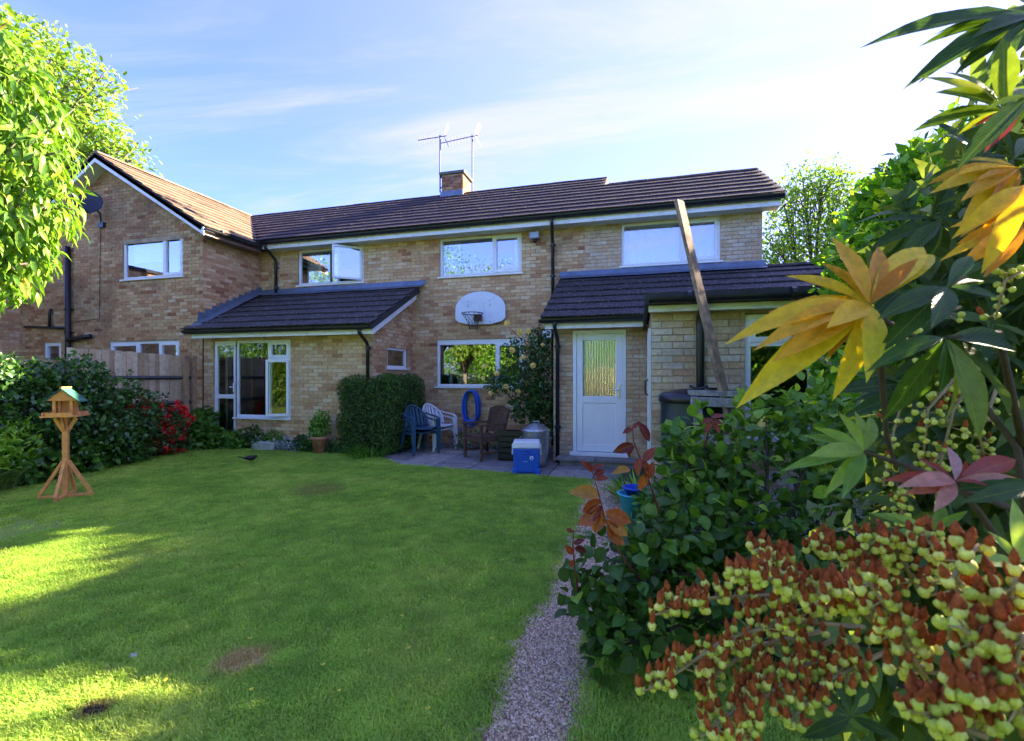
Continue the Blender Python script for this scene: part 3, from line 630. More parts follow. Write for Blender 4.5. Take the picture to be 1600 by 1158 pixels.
hd = MB(Mg); hd.box(b - 0.07, b - 0.035, -0.0, 0.016, 1.12, 1.36); hd.tube([(b - 0.052, -0.0, 1.27), (b - 0.052, -0.05, 1.27), (b - 0.16, -0.05, 1.275)], 0.010, 8)
sub(df, hd, 'handle', stuffmat('pale_metal', (0.75, 0.77, 0.8), 0.25, metal=0.6, bmp=0), bevel=0.002)
sub(df, MB(Mg).box(dx0 - 0.05, dx1 + 0.05, -0.06, 0.10, dz0 - 0.035, dz0 + 0.03), 'threshold', M_white, bevel=0.006)
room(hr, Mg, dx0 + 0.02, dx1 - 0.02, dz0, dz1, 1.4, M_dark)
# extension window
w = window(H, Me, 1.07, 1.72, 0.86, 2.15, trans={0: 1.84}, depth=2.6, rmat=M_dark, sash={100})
# pale side door in the extension's flank, almost edge on
m = MB(); m.box(0.095, 0.124, 5.62, 6.55, 0.05, 2.05); sd = m.build('side_door', M_paint, hr)
sub(sd, MB().tube([(0.095, 5.72, 1.28), (0.06, 5.72, 1.30), (0.06, 5.72, 1.44), (0.095, 5.72, 1.46)], 0.009, 8), 'handle', M_black)
lay_bricks(H, hidden=lambda p: p.y < 6 and (p.x > 1.15 or p.z < 1.0)); lay_tiles(H)

# ------------------------------------------------------------------ the neighbour's gabled house
nr = thing('gabled_house', 'brown brick house end with white edged gable and sunlit tan roof slope', 'house', (-12, 11, 0))
Hn = House(nr); nx0, nx1 = -14.93, -9.22; nL = nx1 - nx0; ap = 2.98
topf = lambda u: 6.50 - SL * abs(u - ap)
U1 = (-11.56, -9.78, 3.73, 4.68); U2 = (-11.98, -9.88, 1.0, 2.30); U3 = (-14.16, -13.56, 1.55, 2.34)
brick_wall(Hn, 'wall', (nx0, G, 0), FX, FD, nL, 4.55, [mo(w_, nx0) for w_ in (U1, U2, U3)], top=topf, mean=0.50, spread=0.25, mat=M_brick2)
brick_wall(Hn, 'wall', (nx1, G, 0), (0, 1, 0), (-1, 0, 0), 1.65, 4.62, [], mean=0.50, spread=0.3, mat=M_brick)
tiled_roof(Hn, 'roof', (-8.86, 14.2, 4.66), (0, -1, 0), UPX, 14.2 - 7.83, 3.1 / CSL, M_tile_warm, clip=lambda v: (14.2 - min(14.2, 12.3 - ((-8.86 - v * CSL) + 11.95) / 1.047), 14.2 - 7.83))
tiled_roof(Hn, 'roof', (-15.06, 7.83, 4.66), (0, 1, 0), (CSL, 0, SL * CSL), 14.2 - 7.83, 3.1 / CSL, M_tile_warm)
ridge((-11.95, 7.83, 6.60), (-11.95, 12.3, 6.60), nr, mat=M_tile_warm)
mb = MB().bar((-11.95, 12.25, 6.60), (-8.80, 9.28, 4.72), 0.14, 0.02); mb.build('valley', M_black, nr)
for s in (1, -1):
    m = MB(); xa, xb = -11.96, -11.96 + s * 3.12
    P = [(xa, 7.83, 6.56), (xb, 7.83, 4.63), (xb, 7.83, 4.47), (xa, 7.83, 6.38)]
    m.prism(P if s < 0 else P[::-1], (0, 0.025, 0)); m.build('barge_board', M_paint, nr)
    m = MB(); P = [(xa, 7.86, 6.40), (xb, 7.86, 4.49), (xb, G, 4.49), (xa, G, 6.40)]; m.add(P, [(0, 1, 2, 3)]); m.build('soffit', M_soffit, nr)
M_fbrown = stuffmat('brown_fascia', (0.16, 0.10, 0.07), 0.6)
MB().box(-8.915, -8.895, 7.86, 9.44, 4.50, 4.64).build('fascia', M_fbrown, nr); MB().box(-9.22, -8.915, 8.15, 9.44, 4.52, 4.535).build('soffit', M_fbrown, nr)
gutter(Hn, (-8.83, 7.86, 4.63), (-8.83, 9.35, 4.63), (1, 0, 0))
m = MB(); m.box(nx0, nx0 + 0.05, G + 0.02, 14, 0, 4.6); m.box(nx0, nx1, 14, 14.1, 0, 4.7); m.prism([(nx0, 14, 4.6), (nx1, 14, 4.6), (-11.95, 14, 6.5)], (0, 0.1, 0)); m.build('end_wall', M_mortar, nr)
w = window(Hn, Mg, *U1, mull=(-10.36,), sash={1}, glass=M_glass_up); drape(w, Mg, -11.5, -10.4, 4.15, 4.62, 0.2, M_curtain, 0.004, 3)
w = window(Hn, Mg, *U2, mull=(-11.10, -10.48), sash={0, 2}, sill=False)
w = window(Hn, Mg, *U3, sash={0}, sill=False)
pipe(Hn, [(-13.20, 8.07, 4.6), (-13.20, 8.07, 0.0)], 0.055, (3.1, 2.55, 2.0), 'soil_pipe')
pipe(Hn, [(-13.20, 8.06, 2.36), (-12.70, 8.06, 2.42), (-12.45, 8.06, 2.44)], 0.055, (), 'soil_pipe'); pipe(Hn, [(-14.72, 8.09, 2.72), (-13.22, 8.09, 2.66)], 0.03, (), 'waste_pipe'); pipe(Hn, [(-13.85, 8.09, 2.70), (-13.85, 8.09, 3.05), (-13.85, 8.12, 3.14)], 0.03, (), 'waste_pipe')
MB().tube([(-12.23, 8.13, 5.25), (-12.26, 8.13, 2.86), (-13.1, 8.13, 2.80)], 0.007, 6).build('cable', M_black, nr)
lay_bricks(Hn, hidden=lambda p: p.x < -13.2 and p.z > 2.6); lay_tiles(Hn)
# next house along, only its flank shows behind the leaves
fr = thing('brick_house', 'sunlit brick house flank at the left edge behind the small leaved branches', 'house', (-14.97, 6.5, 0))
Hf = House(fr); brick_wall(Hf, 'wall', (-14.96, 4.2, 0), (0, 1, 0), (-1, 0, 0), 4.1, 4.8, [], mean=0.55, spread=0.3, mat=M_brick)
MB().box(-19, -15.0, 4.2, 8.1, 0, 4.75).build('end_wall', M_mortar, fr); lay_bricks(Hf, most=60)
MB().box(-19.1, -14.9, 4.1, 8.2, 4.76, 4.86).build('roof', M_felt, fr)
# ------------------------------------------------------------------ ground: lawn, beds, path, patio
M_soil = stuffmat('soil', (0.035, 0.025, 0.017), 0.95, var=0.4, scale=12, bmp=0.8, bscale=40, spec=0.1)
m, t, bs, o = newmat('lawn_ground'); n = noise_node(t, 2.2, 6); n2 = noise_node(t, 40, 4)
c = ramp_node(t, [(0.3, (0.17, 0.27, 0.03)), (0.7, (0.24, 0.34, 0.045))], n.outputs['Fac']).outputs[0]
c = mixc(t, 1, c, ramp_node(t, [(0.3, (0.6,) * 3), (0.7, (1.2,) * 3)], n2.outputs['Fac']).outputs[0], 'MULTIPLY'); gp = t.nodes.new('ShaderNodeNewGeometry')
for at_, r_, col_ in (((-2.02, 2.02, 0), 0.30, (0.42, 0.30, 0.15)), ((-4.1, 5.3, 0), 0.6, (0.34, 0.30, 0.12))):       # dry worn patches
    d = t.nodes.new('ShaderNodeVectorMath'); d.operation = 'DISTANCE'; t.links.new(gp.outputs['Position'], d.inputs[0]); d.inputs[1].default_value = at_
    q = t.nodes.new('ShaderNodeMapRange'); q.interpolation_type = 'SMOOTHSTEP'; q.inputs[1].default_value = r_ * .4; q.inputs[2].default_value = r_; q.inputs[3].default_value = 0.9; q.inputs[4].default_value = 0; t.links.new(d.outputs['Value'], q.inputs[0]); c = mixc(t, q.outputs[0], c, col_)
t.links.new(c, bs.inputs['Base Color']); bs.inputs['Roughness'].default_value = 0.95; bump(t, bs, n2.outputs['Fac'], 0.6, 0.02); M_lawn = m
MB().add([(-400, -400, -0.02), (400, -400, -0.02), (400, 400, -0.02), (-400, 400, -0.02)], [(0, 1, 2, 3)]).build('ground', stuffmat('ground', (0.05, 0.075, 0.025), 0.95, var=0.3, scale=1.5))['kind'] = 'structure'
LAWN = [(-9.3, -6), (-8.4, 1.0), (-8.15, 3.6), (-8.0, 4.3), (-8.25, 5.2), (-8.55, 6.1), (-8.75, 7.0), (-8.55, 7.75), (-7.9, 8.3), (-6.8, 8.28), (-5.9, 8.0), (-5.3, 7.95), (-4.55, 7.62), (-4.0, 7.16), (-2.5, 7.0), (-0.72, 6.80), (-0.68, 5.0), (-0.65, 3.6), (-0.70, 2.6), (-0.69, 1.7), (-0.67, -6)]
LAWN2 = [(-0.22, -6), (-0.22, 1.7), (-0.235, 2.6), (-0.2, 3.4), (0.35, 3.0), (1.2, 2.2), (2.3, 1.2), (2.6, -6)]
def sheet(name, poly, z, mat, kind='structure'):
    o = MB().add([(x, y, z) for x, y in poly], [tuple(range(len(poly)))]).build(name, mat); o['kind'] = kind; return o
sheet('lawn', LAWN, 0.0, M_lawn); sheet('lawn', LAWN2, 0.0, M_lawn)
sheet('flower_bed', [(-9.29, -2), (-8.2, -2), (-8.3, 1.0), (-7.9, 4.3), (-8.2, 5.3), (-8.65, 7.0), (-8.4, 7.7), (-7.9, 8.22), (-6.8, 8.2), (-5.9, 7.95), (-5.2, 7.9), (-4.4, 7.7), (-4.3, 9.78), (-5.0, 9.78), (-5.0, 8.14), (-9.28, 8.14)], -0.006, M_soil)
sheet('flower_bed', [(-0.2, 3.2), (0.3, 2.8), (1.4, 1.8), (3, 0.5), (6, 0.5), (6, 5.36), (0.1, 5.36), (-0.2, 6.7)], -0.004, M_soil)
M_path = stuffmat('gravel_base', (0.33, 0.24, 0.17), 0.95, var=0.35, scale=60, bmp=0.8, bscale=150, spec=0.15)
PATH = [(-0.72, -2), (-0.72, 1.7), (-0.73, 2.6), (-0.68, 3.6), (-0.70, 5.0), (-0.75, 6.82), (-0.15, 6.9), (-0.15, 5.0), (-0.16, 3.6), (-0.20, 2.6), (-0.18, 1.7), (-0.18, -2)]
sheet('gravel_path', PATH, -0.002, M_path)
def inpoly(P, poly):
    x, y = P[:, 0], P[:, 1]; r = np.zeros(len(P), bool); j = len(poly) - 1
    for i in range(len(poly)):
        xi, yi = poly[i]; xj, yj = poly[j]
        c = ((yi > y) != (yj > y)) & (x < (xj - xi) * (y - yi) / ((yj - yi) or 1e-9) + xi); r ^= c; j = i
    return r
# gravel pebbles
def pebbles(name, poly, n, r0, r1, mat, ylim):
    a = np.array(poly); lo, hi = a.min(0), a.max(0); lo[1] = max(lo[1], ylim[0]); hi[1] = min(hi[1], ylim[1])
    P = rng.uniform(lo, hi, (n, 2)); P = P[inpoly(P, poly)]; k = len(P)
    oc = np.array([(1, 0, 0), (0, 1, 0), (-1, 0, 0), (0, -1, 0), (0, 0, 1)], float); of = np.array([(0, 1, 4), (1, 2, 4), (2, 3, 4), (3, 0, 4)])
    s = rng.uniform(r0, r1, k); ang = rng.uniform(0, 6.28, k); sx = rng.uniform(0.7, 1.3, k); sz = rng.uniform(0.4, 0.9, k)
    V = np.repeat(oc[None], k, 0) * np.stack([s * sx, s, s * sz], 1)[:, None, :]
    V[:, :4, 2] += -0.3 * s[:, None]; V += rng.normal(0, 0.12, V.shape) * s[:, None, None]
    ca, sa = np.cos(ang)[:, None], np.sin(ang)[:, None]; X = V[..., 0] * ca - V[..., 1] * sa; Y = V[..., 0] * sa + V[..., 1] * ca; V[..., 0] = X; V[..., 1] = Y
    V[..., :2] += P[:, None, :]; V[..., 2] += s[:, None] * 0.25
    F = of[None] + (np.arange(k) * 5)[:, None, None]
    o = link_mesh(name, np_mesh(name, V.reshape(-1, 3), F.reshape(-1, 3), mat, np.repeat(rng.uniform(0, 1, k), 4)), mat); o['kind'] = 'stuff'; return o
M_peb = tintmat('pebbles', [(0, (0.18, 0.11, 0.06)), (0.3, (0.44, 0.31, 0.19)), (0.6, (0.60, 0.46, 0.30)), (0.85, (0.70, 0.50, 0.33)), (1, (0.80, 0.70, 0.54))], 0.8, 0.2, 80, 0.2, spec=0.3)
pebbles('gravel', PATH, 30000, 0.003, 0.0085, M_peb, (1.4, 4.2)); pebbles('gravel', PATH, 8000, 0.006, 0.013, M_peb, (4.2, 7.0))
# grass blades, clumps of them scattered over the lawn
m, t, bs, o = newmat('grass_blade')
n = noise_node(t, 1.1, 5, 0.65); n2 = noise_node(t, 7, 4, 0.7); n3 = noise_node(t, 90, 2)
c = ramp_node(t, [(0.32, (0.25, 0.45, 0.065)), (0.5, (0.36, 0.55, 0.085)), (0.68, (0.50, 0.62, 0.13))], n.outputs['Fac']).outputs[0]
c = mixc(t, ramp_node(t, [(0.52, (0, 0, 0)), (0.8, (0.8,) * 3)], n2.outputs['Fac']).outputs[0], c, (0.42, 0.50, 0.09))
c = mixc(t, ramp_node(t, [(0.60, (0, 0, 0)), (0.7, (0.7,) * 3)], n3.outputs['Fac']).outputs[0], c, (0.58, 0.55, 0.22))
oi = t.nodes.new('ShaderNodeObjectInfo'); c = mixc(t, 1, c, ramp_node(t, [(0, (0.66, 0.70, 0.66)), (0.5, (1, 1, 1)), (1, (1.35, 1.25, 1.25))], oi.outputs['Random']).outputs[0], 'MULTIPLY')
g = t.nodes.new('ShaderNodeNewGeometry')
def spot(c, at, r, col, k):
    d = t.nodes.new('ShaderNodeVectorMath'); d.operation = 'DISTANCE'; t.links.new(g.outputs['Position'], d.inputs[0]); d.inputs[1].default_value = at
    a = t.nodes.new('ShaderNodeMath'); a.operation = 'MULTIPLY_ADD'; t.links.new(n2.outputs['Fac'], a.inputs[0]); a.inputs[1].default_value = r * 1.2; t.links.new(d.outputs['Value'], a.inputs[2])
    q = t.nodes.new('ShaderNodeMapRange'); q.interpolation_type = 'SMOOTHSTEP'; q.inputs[1].default_value = r * 0.9; q.inputs[2].default_value = r * 1.7; q.inputs[3].default_value = k; q.inputs[4].default_value = 0; t.links.new(a.outputs[0], q.inputs[0])
    return mixc(t, q.outputs[0], c, col)
c = spot(c, (-2.02, 2.02, 0), 0.17, (0.58, 0.42, 0.20), 0.9); c = spot(c, (-4.1, 5.3, 0), 0.45, (0.30, 0.26, 0.09), 0.6); c = spot(c, (-2.36, 1.55, 0), 0.10, (0.22, 0.14, 0.07), 0.9); c = spot(c, (-5.3, 2.6, 0), 0.22, (0.32, 0.25, 0.1), 0.6)
t.links.new(c, bs.inputs['Base Color']); bs.inputs['Roughness'].default_value = 0.6; bs.inputs['Specular IOR Level'].default_value = 0.25
tr = t.nodes.new('ShaderNodeBsdfTranslucent'); t.links.new(mixc(t, 1, c, (1.3, 1.3, 0.7), 'MULTIPLY'), tr.inputs[0]); ms = t.nodes.new('ShaderNodeMixShader'); ms.inputs[0].default_value = 0.45
t.links.new(bs.outputs[0], ms.inputs[1]); t.links.new(tr.outputs[0], ms.inputs[2]); t.links.new(ms.outputs[0], o.inputs['Surface']); M_grass = m
tuft_col = bpy.data.collections.new('grass_tufts')
for k in range(8):
    nb = 120; V = []; F = []; P = rng.normal(0, 0.034, (nb, 2)); A = rng.uniform(0, 6.283, nb); hgt = rng.uniform(0.007, 0.021, nb); ln = rng.uniform(0.3, 1.9, nb)
    for i in range(nb):
        ca, sa = math.cos(A[i]), math.sin(A[i]); w = rng.uniform(0.0013, 0.0030); h = hgt[i]; l = ln[i] * h; px, py = P[i]
        b = len(V); V += [(px - sa * w, py + ca * w, -0.002), (px + sa * w, py - ca * w, -0.002), (px + ca * l * 0.4 + sa * w * 0.8, py + sa * l * 0.4 - ca * w * 0.8, h * 0.65), (px + ca * l * 0.4 - sa * w * 0.8, py + sa * l * 0.4 + ca * w * 0.8, h * 0.65), (px + ca * l, py + sa * l, h)]
        F += [(b, b + 1, b + 2), (b, b + 2, b + 3), (b + 3, b + 2, b + 4)]
    tuft_col.objects.link(bpy.data.objects.new('grass_tuft', np_mesh('grass_tuft', V, F, M_grass)))
def scatter(name, P, col, scale=(0.8, 1.25)):
    me = bpy.data.meshes.new(name); me.vertices.add(len(P)); me.vertices.foreach_set('co', np.asarray(P, np.float32).ravel())
    o = bpy.data.objects.new(name, me); COL.objects.link(o)
    ng = bpy.data.node_groups.new(name, 'GeometryNodeTree'); ng.interface.new_socket('Geometry', in_out='INPUT', socket_type='NodeSocketGeometry'); ng.interface.new_socket('Geometry', in_out='OUTPUT', socket_type='NodeSocketGeometry')
    gi, go = ng.nodes.new('NodeGroupInput'), ng.nodes.new('NodeGroupOutput'); ip = ng.nodes.new('GeometryNodeInstanceOnPoints'); ci = ng.nodes.new('GeometryNodeCollectionInfo')
    ci.inputs['Collection'].default_value = col; ci.inputs['Separate Children'].default_value = True; ci.inputs['Reset Children'].default_value = True
    rv = ng.nodes.new('FunctionNodeRandomValue'); rv.data_type = 'FLOAT_VECTOR'; rv.inputs[0].default_value = (-0.12, -0.12, 0); rv.inputs[1].default_value = (0.12, 0.12, 6.283)
    rs = ng.nodes.new('FunctionNodeRandomValue'); rs.data_type = 'FLOAT'; rs.inputs[2].default_value = scale[0]; rs.inputs[3].default_value = scale[1]; rs.inputs['Seed'].default_value = 3
    l = ng.links.new; l(gi.outputs[0], ip.inputs['Points']); l(ci.outputs[0], ip.inputs['Instance']); ip.inputs['Pick Instance'].default_value = True
    l(rv.outputs[0], ip.inputs['Rotation']); l(rs.outputs[1], ip.inputs['Scale']); l(ip.outputs[0], go.inputs[0])
    md = o.modifiers.new('scatter', 'NODES'); md.node_group = ng; o['kind'] = 'stuff'; return o
def lawn_points(poly, dens, ylo, yhi, xlo=-12, xhi=5):
    a = np.array(poly); lo = np.maximum(a.min(0), (xlo, ylo)); hi = np.minimum(a.max(0), (xhi, yhi)); n = int(dens * np.prod(hi - lo)); P = rng.uniform(lo, hi, (n, 2)); P = P[inpoly(P, poly)]
    keep = np.ones(len(P), bool)
    for (x, y, r, f) in ((-2.02, 2.02, 0.15, 0.5), (-2.36, 1.55, 0.07, 1.0), (-4.1, 5.3, 0.3, 0.25)): keep &= ~((np.hypot(P[:, 0] - x, (P[:, 1] - y) * 1.5) < r) & (rng.uniform(0, 1, len(P)) < f))
    P = P[keep]; return np.c_[P, np.zeros(len(P))]
scatter('grass', np.r_[lawn_points(LAWN, 520, 1.2, 3.5, -5.5), lawn_points(LAWN, 380, 3.5, 8.6, -9.2), lawn_points(LAWN2, 520, 1.2, 3.6), lawn_points(LAWN, 60, -1, 3.5, -9.2, -5.5)], tuft_col)
# ragged edge tufts along the path and patio
E_ = []
for poly in (LAWN[12:20], LAWN2[1:5], LAWN[2:13]):
    for (ax, ay), (bx, by) in zip(poly[:-1], poly[1:]):
        n = int(math.hypot(bx - ax, by - ay) * 22)
        for i in range(n):
            s_ = random.random(); E_.append((ax + (bx - ax) * s_ + random.gauss(0, 0.018), ay + (by - ay) * s_ + random.gauss(0, 0.018), 0))
scatter('grass_edge', E_, tuft_col, (0.7, 1.5))
# soil hole, thatch and tiny yellow flowers in the lawn
MB().blob((-2.36, 1.55, 0.0), (0.055, 0.035, 0.012), 12, 6, 0.2).build('mole_hole', M_soil, None, True)['kind'] = 'stuff'
fl = MB()
for x, y in [(-1.2, 2.3), (-0.95, 2.25), (-1.35, 1.9), (-1.55, 2.05), (-1.9, 1.95), (-1.15, 3.1), (-0.8, 2.5), (-2.2, 1.75), (-2.55, 2.15), (-1.75, 1.8), (-0.9, 1.9), (-3.0, 3.0), (-1.4, 2.6), (-2.1, 2.15), (-1.05, 3.6)]:
    for k in range(5):
        a = k * 1.257 + random.random(); fl.add([(x, y, 0.035), (x + 0.009 * math.cos(a - 0.5), y + 0.009 * math.sin(a - 0.5), 0.04), (x + 0.012 * math.cos(a), y + 0.012 * math.sin(a), 0.042), (x + 0.009 * math.cos(a + 0.5), y + 0.009 * math.sin(a + 0.5), 0.04)], [(0, 1, 2, 3)])
fl.build('buttercups', stuffmat('buttercup', (0.75, 0.60, 0.03), 0.5, bmp=0))['kind'] = 'stuff'
M_stone = stuffmat('pale_stone', (0.40, 0.40, 0.36), 0.9, var=0.25, bmp=0.5)
tag(MB().blob((-2.60, 1.89, 0.012), (0.022, 0.017, 0.012), 10, 6, 0.12).build('stone', M_stone, None, True), 'small pale stone lying on the lawn', 'stone')
# patio slabs
M_slab = tintmat('paving_slab', [(0, (0.17, 0.165, 0.16)), (0.5, (0.26, 0.25, 0.235)), (1, (0.36, 0.335, 0.30))], 0.9, 0.35, 7, 0.4, 70, 0.25, stain=(0.06, 0.065, 0.055), sscale=3, sth=(0.5, 0.75))
PATIO = [(-4.6, 7.64), (-4.0, 7.18), (-2.5, 7.02), (-0.3, 6.80), (-0.3, 8.13), (-1.47, 8.13), (-1.47, 9.78), (-5.0, 9.78)]
pt = sheet('patio', PATIO, -0.012, stuffmat('patio_joint', (0.045, 0.045, 0.038), 0.95, var=0.3))
def clip_halfs(poly, rect):
    def clip(P, f):
        o = []
        for i in range(len(P)):
            a, b = P[i - 1], P[i]; fa, fb = f(a), f(b)
            if (fa >= 0) != (fb >= 0): s_ = fa / (fa - fb); o.append((a[0] + (b[0] - a[0]) * s_, a[1] + (b[1] - a[1]) * s_))
            if fb >= 0: o.append(b)
        return o
    x0, x1, y0, y1 = rect
    for f in (lambda p: p[0] - x0, lambda p: x1 - p[0], lambda p: p[1] - y0, lambda p: y1 - p[1]):
        poly = clip(poly, f)
        if len(poly) < 3: return []
    return poly
yr = [6.6, 7.56, 8.22, 8.88, 9.78]
for j in range(4):
    for i in range(9):
        xa = -5.36 + i * 0.67; g_ = 0.008
        P = clip_halfs(PATIO, (xa + g_, xa + 0.67 - g_, yr[j] + g_, yr[j + 1] - g_))
        if len(P) >= 3:
            z = random.uniform(-0.003, 0.004); tz = random.uniform(-0.004, 0.004)
            mm = MB().prism([(x, y, z - 0.03 + tz * (x - xa)) for x, y in P], (0, 0, 0.03), random.uniform(0.1, 0.9))
            sub(pt, mm, 'paving_slab', M_slab, bevel=0.003)
# doorstep of two slabs on a brick riser
st = thing('doorstep', 'low grey slab doorstep in front of the white back door', 'step', (-0.7, 8.0, 0))
MB().box(-1.30, -0.06, 7.86, 8.13, 0.0, 0.09).build('riser', M_slab, st)
for a, b in ((-1.36, -0.72), (-0.71, -0.02)): MB().box(a, b, 7.80, 8.14, 0.09, 0.135, random.random()).build('slab', M_slab, st, bevel=0.004)

# ------------------------------------------------------------------ fence
M_fence = tintmat('fence_board', [(0, (0.36, 0.25, 0.14)), (0.5, (0.57, 0.43, 0.27)), (1, (0.70, 0.57, 0.39))], 0.9, 0.3, 14, 0.4, 60, 0.15, stain=(0.20, 0.16, 0.11), sscale=3, sth=(0.52, 0.8))
M_rail = stuffmat('grey_rail', (0.07, 0.07, 0.075), 0.9, var=0.35, bmp=0.4)
M_post = stuffmat('fence_post', (0.40, 0.25, 0.14), 0.85, var=0.3, scale=12, bmp=0.4)
def fence(ya, yb, h0, h1, rails, label, posts):
    f = thing('board_fence', label, 'fence', (-9.3, (ya + yb) / 2, 0)); y = yb; i = 0
    while y > ya:
        h = h0 + (h1 - h0) * (yb - y) / (yb - ya); w = 0.105; z = h + random.uniform(-0.008, 0.008)
        V = [(-9.335, y, 0.03), (-9.335, y - w, 0.03), (-9.335, y - w, z), (-9.335, y, z)]
        MB().prism([(-9.318 - (0.018 if i % 2 else 0), y, 0.03), (-9.318 - (0.018 if i % 2 else 0), y - w - 0.012, 0.03), (-9.318 - (0.018 if i % 2 else 0), y - w - 0.012, z), (-9.318 - (0.018 if i % 2 else 0), y, z)], (-0.012, 0, 0), min(1, max(0, random.gauss(0.55, 0.25)))).build('board', M_fence, f)
        y -= w; i += 1
    for z in rails: MB().prism([(-9.316, yb, z + 0.04), (-9.316, yb, z - 0.04), (-9.25, yb, z)], (0, ya - yb, 0)).build('rail', M_rail, f)
    for y in posts: MB().box(-9.315, -9.225, y - 0.05, y + 0.05, 0, h0 + 0.0).build('post', M_post, f, bevel=0.004)
    return f
fence(5.76, 8.02, 1.93, 1.99, (1.47, 0.95, 0.35), 'pale timber board fence, taller run beside the lean-to', (7.97, 7.78))
fence(-1.0, 5.70, 1.77, 1.80, (1.45, 0.9, 0.35), 'pale timber board fence, lower run behind the big shrub', (5.72, 3.0, 0.5))

# ------------------------------------------------------------------ bird table
M_cedar = stuffmat('orange_timber', (0.66, 0.28, 0.09), 0.6, var=0.22, scale=14, bmp=0.25, bscale=40)
M_greenfelt = stuffmat('green_roof_felt', (0.03, 0.14, 0.10), 0.8, var=0.2)
bt = thing('bird_table', 'orange timber bird table with green roof standing on the lawn', 'bird table', (0, 0, 0))
MB().box(-0.037, 0.037, -0.037, 0.037, 0.03, 1.02).build('post', M_cedar, bt, bevel=0.003)
for k in range(4):
    a = k * math.pi / 2; d = Vector((math.cos(a), math.sin(a), 0))
    MB().bar(d * 0.035 + Vector((0, 0, 0.46)), d * 0.34 + Vector((0, 0, 0.045)), 0.045, 0.045).build('leg', M_cedar, bt, bevel=0.003)
    MB().bar(d * 0.02 + Vector((0, 0, 0.025)), d * 0.36 + Vector((0, 0, 0.025)), 0.048, 0.04).build('foot', M_cedar, bt, bevel=0.003)
    MB().bar(d * 0.03 + Vector((0, 0, 0.84)), d * 0.14 + Vector((0, 0, 1.0)), 0.03, 0.05).build('brace', M_cedar, bt, bevel=0.002)
    p = Vector((-d.y, d.x, 0)); MB().bar(d * 0.235 - p * 0.17 + Vector((0, 0, 1.055)), d * 0.235 + p * 0.17 + Vector((0, 0, 1.055)), 0.012, 0.045).build('rim', M_cedar, bt)
MB().box(-0.24, 0.24, -0.24, 0.24, 1.02, 1.038).build('tray', M_cedar, bt, bevel=0.002)
for sx in (-1, 1):
    for sy in (-1, 1): MB().box(sx * 0.11 - 0.02, sx * 0.11 + 0.02, sy * 0.09 - 0.02, sy * 0.09 + 0.02, 1.038, 1.24).build('upright', M_cedar, bt)
MB().box(-0.09, 0.09, 0.085, 0.097, 1.038, 1.24).build('back_board', M_cedar, bt)
for sy in (-1, 1): MB().prism([(-0.2, sy * 0.115, 1.22), (0.2, sy * 0.115, 1.22), (0, sy * 0.115, 1.36)], (0, 0.012 * sy, 0)).build('gable', M_cedar, bt)
for sx in (-1, 1):
    for i in range(3):
        t0, t1 = i / 3, (i + 1) / 3; P0 = Vector((sx * (0.235 - 0.235 * t0), 0, 1.205 + 0.165 * t0 + 0.008)); P1 = Vector((sx * (0.235 - 0.235 * t1), 0, 1.205 + 0.165 * t1 + 0.002))
        MB().add([P0 + Vector((0, -0.17, 0)), P0 + Vector((0, 0.17, 0)), P1 + Vector((0, 0.17, 0)), P1 + Vector((0, -0.17, 0)), P0 + Vector((0, -0.17, -0.012)), P0 + Vector((0, 0.17, -0.012)), P1 + Vector((0, 0.17, -0.012)), P1 + Vector((0, -0.17, -0.012))], [(0, 1, 2, 3), (7, 6, 5, 4), (0, 4, 5, 1), (1, 5, 6, 2), (2, 6, 7, 3), (3, 7, 4, 0)]).build('roof_board', M_greenfelt, bt)
MB().bar((0, -0.172, 1.383), (0, 0.172, 1.383), 0.03, 0.02).build('ridge_strip', M_cedar, bt)
bt.location = (-6.84, 4.16, 0); bt.rotation_euler = (0, 0, R(38)); bt.scale = (0.74, 0.74, 0.985)

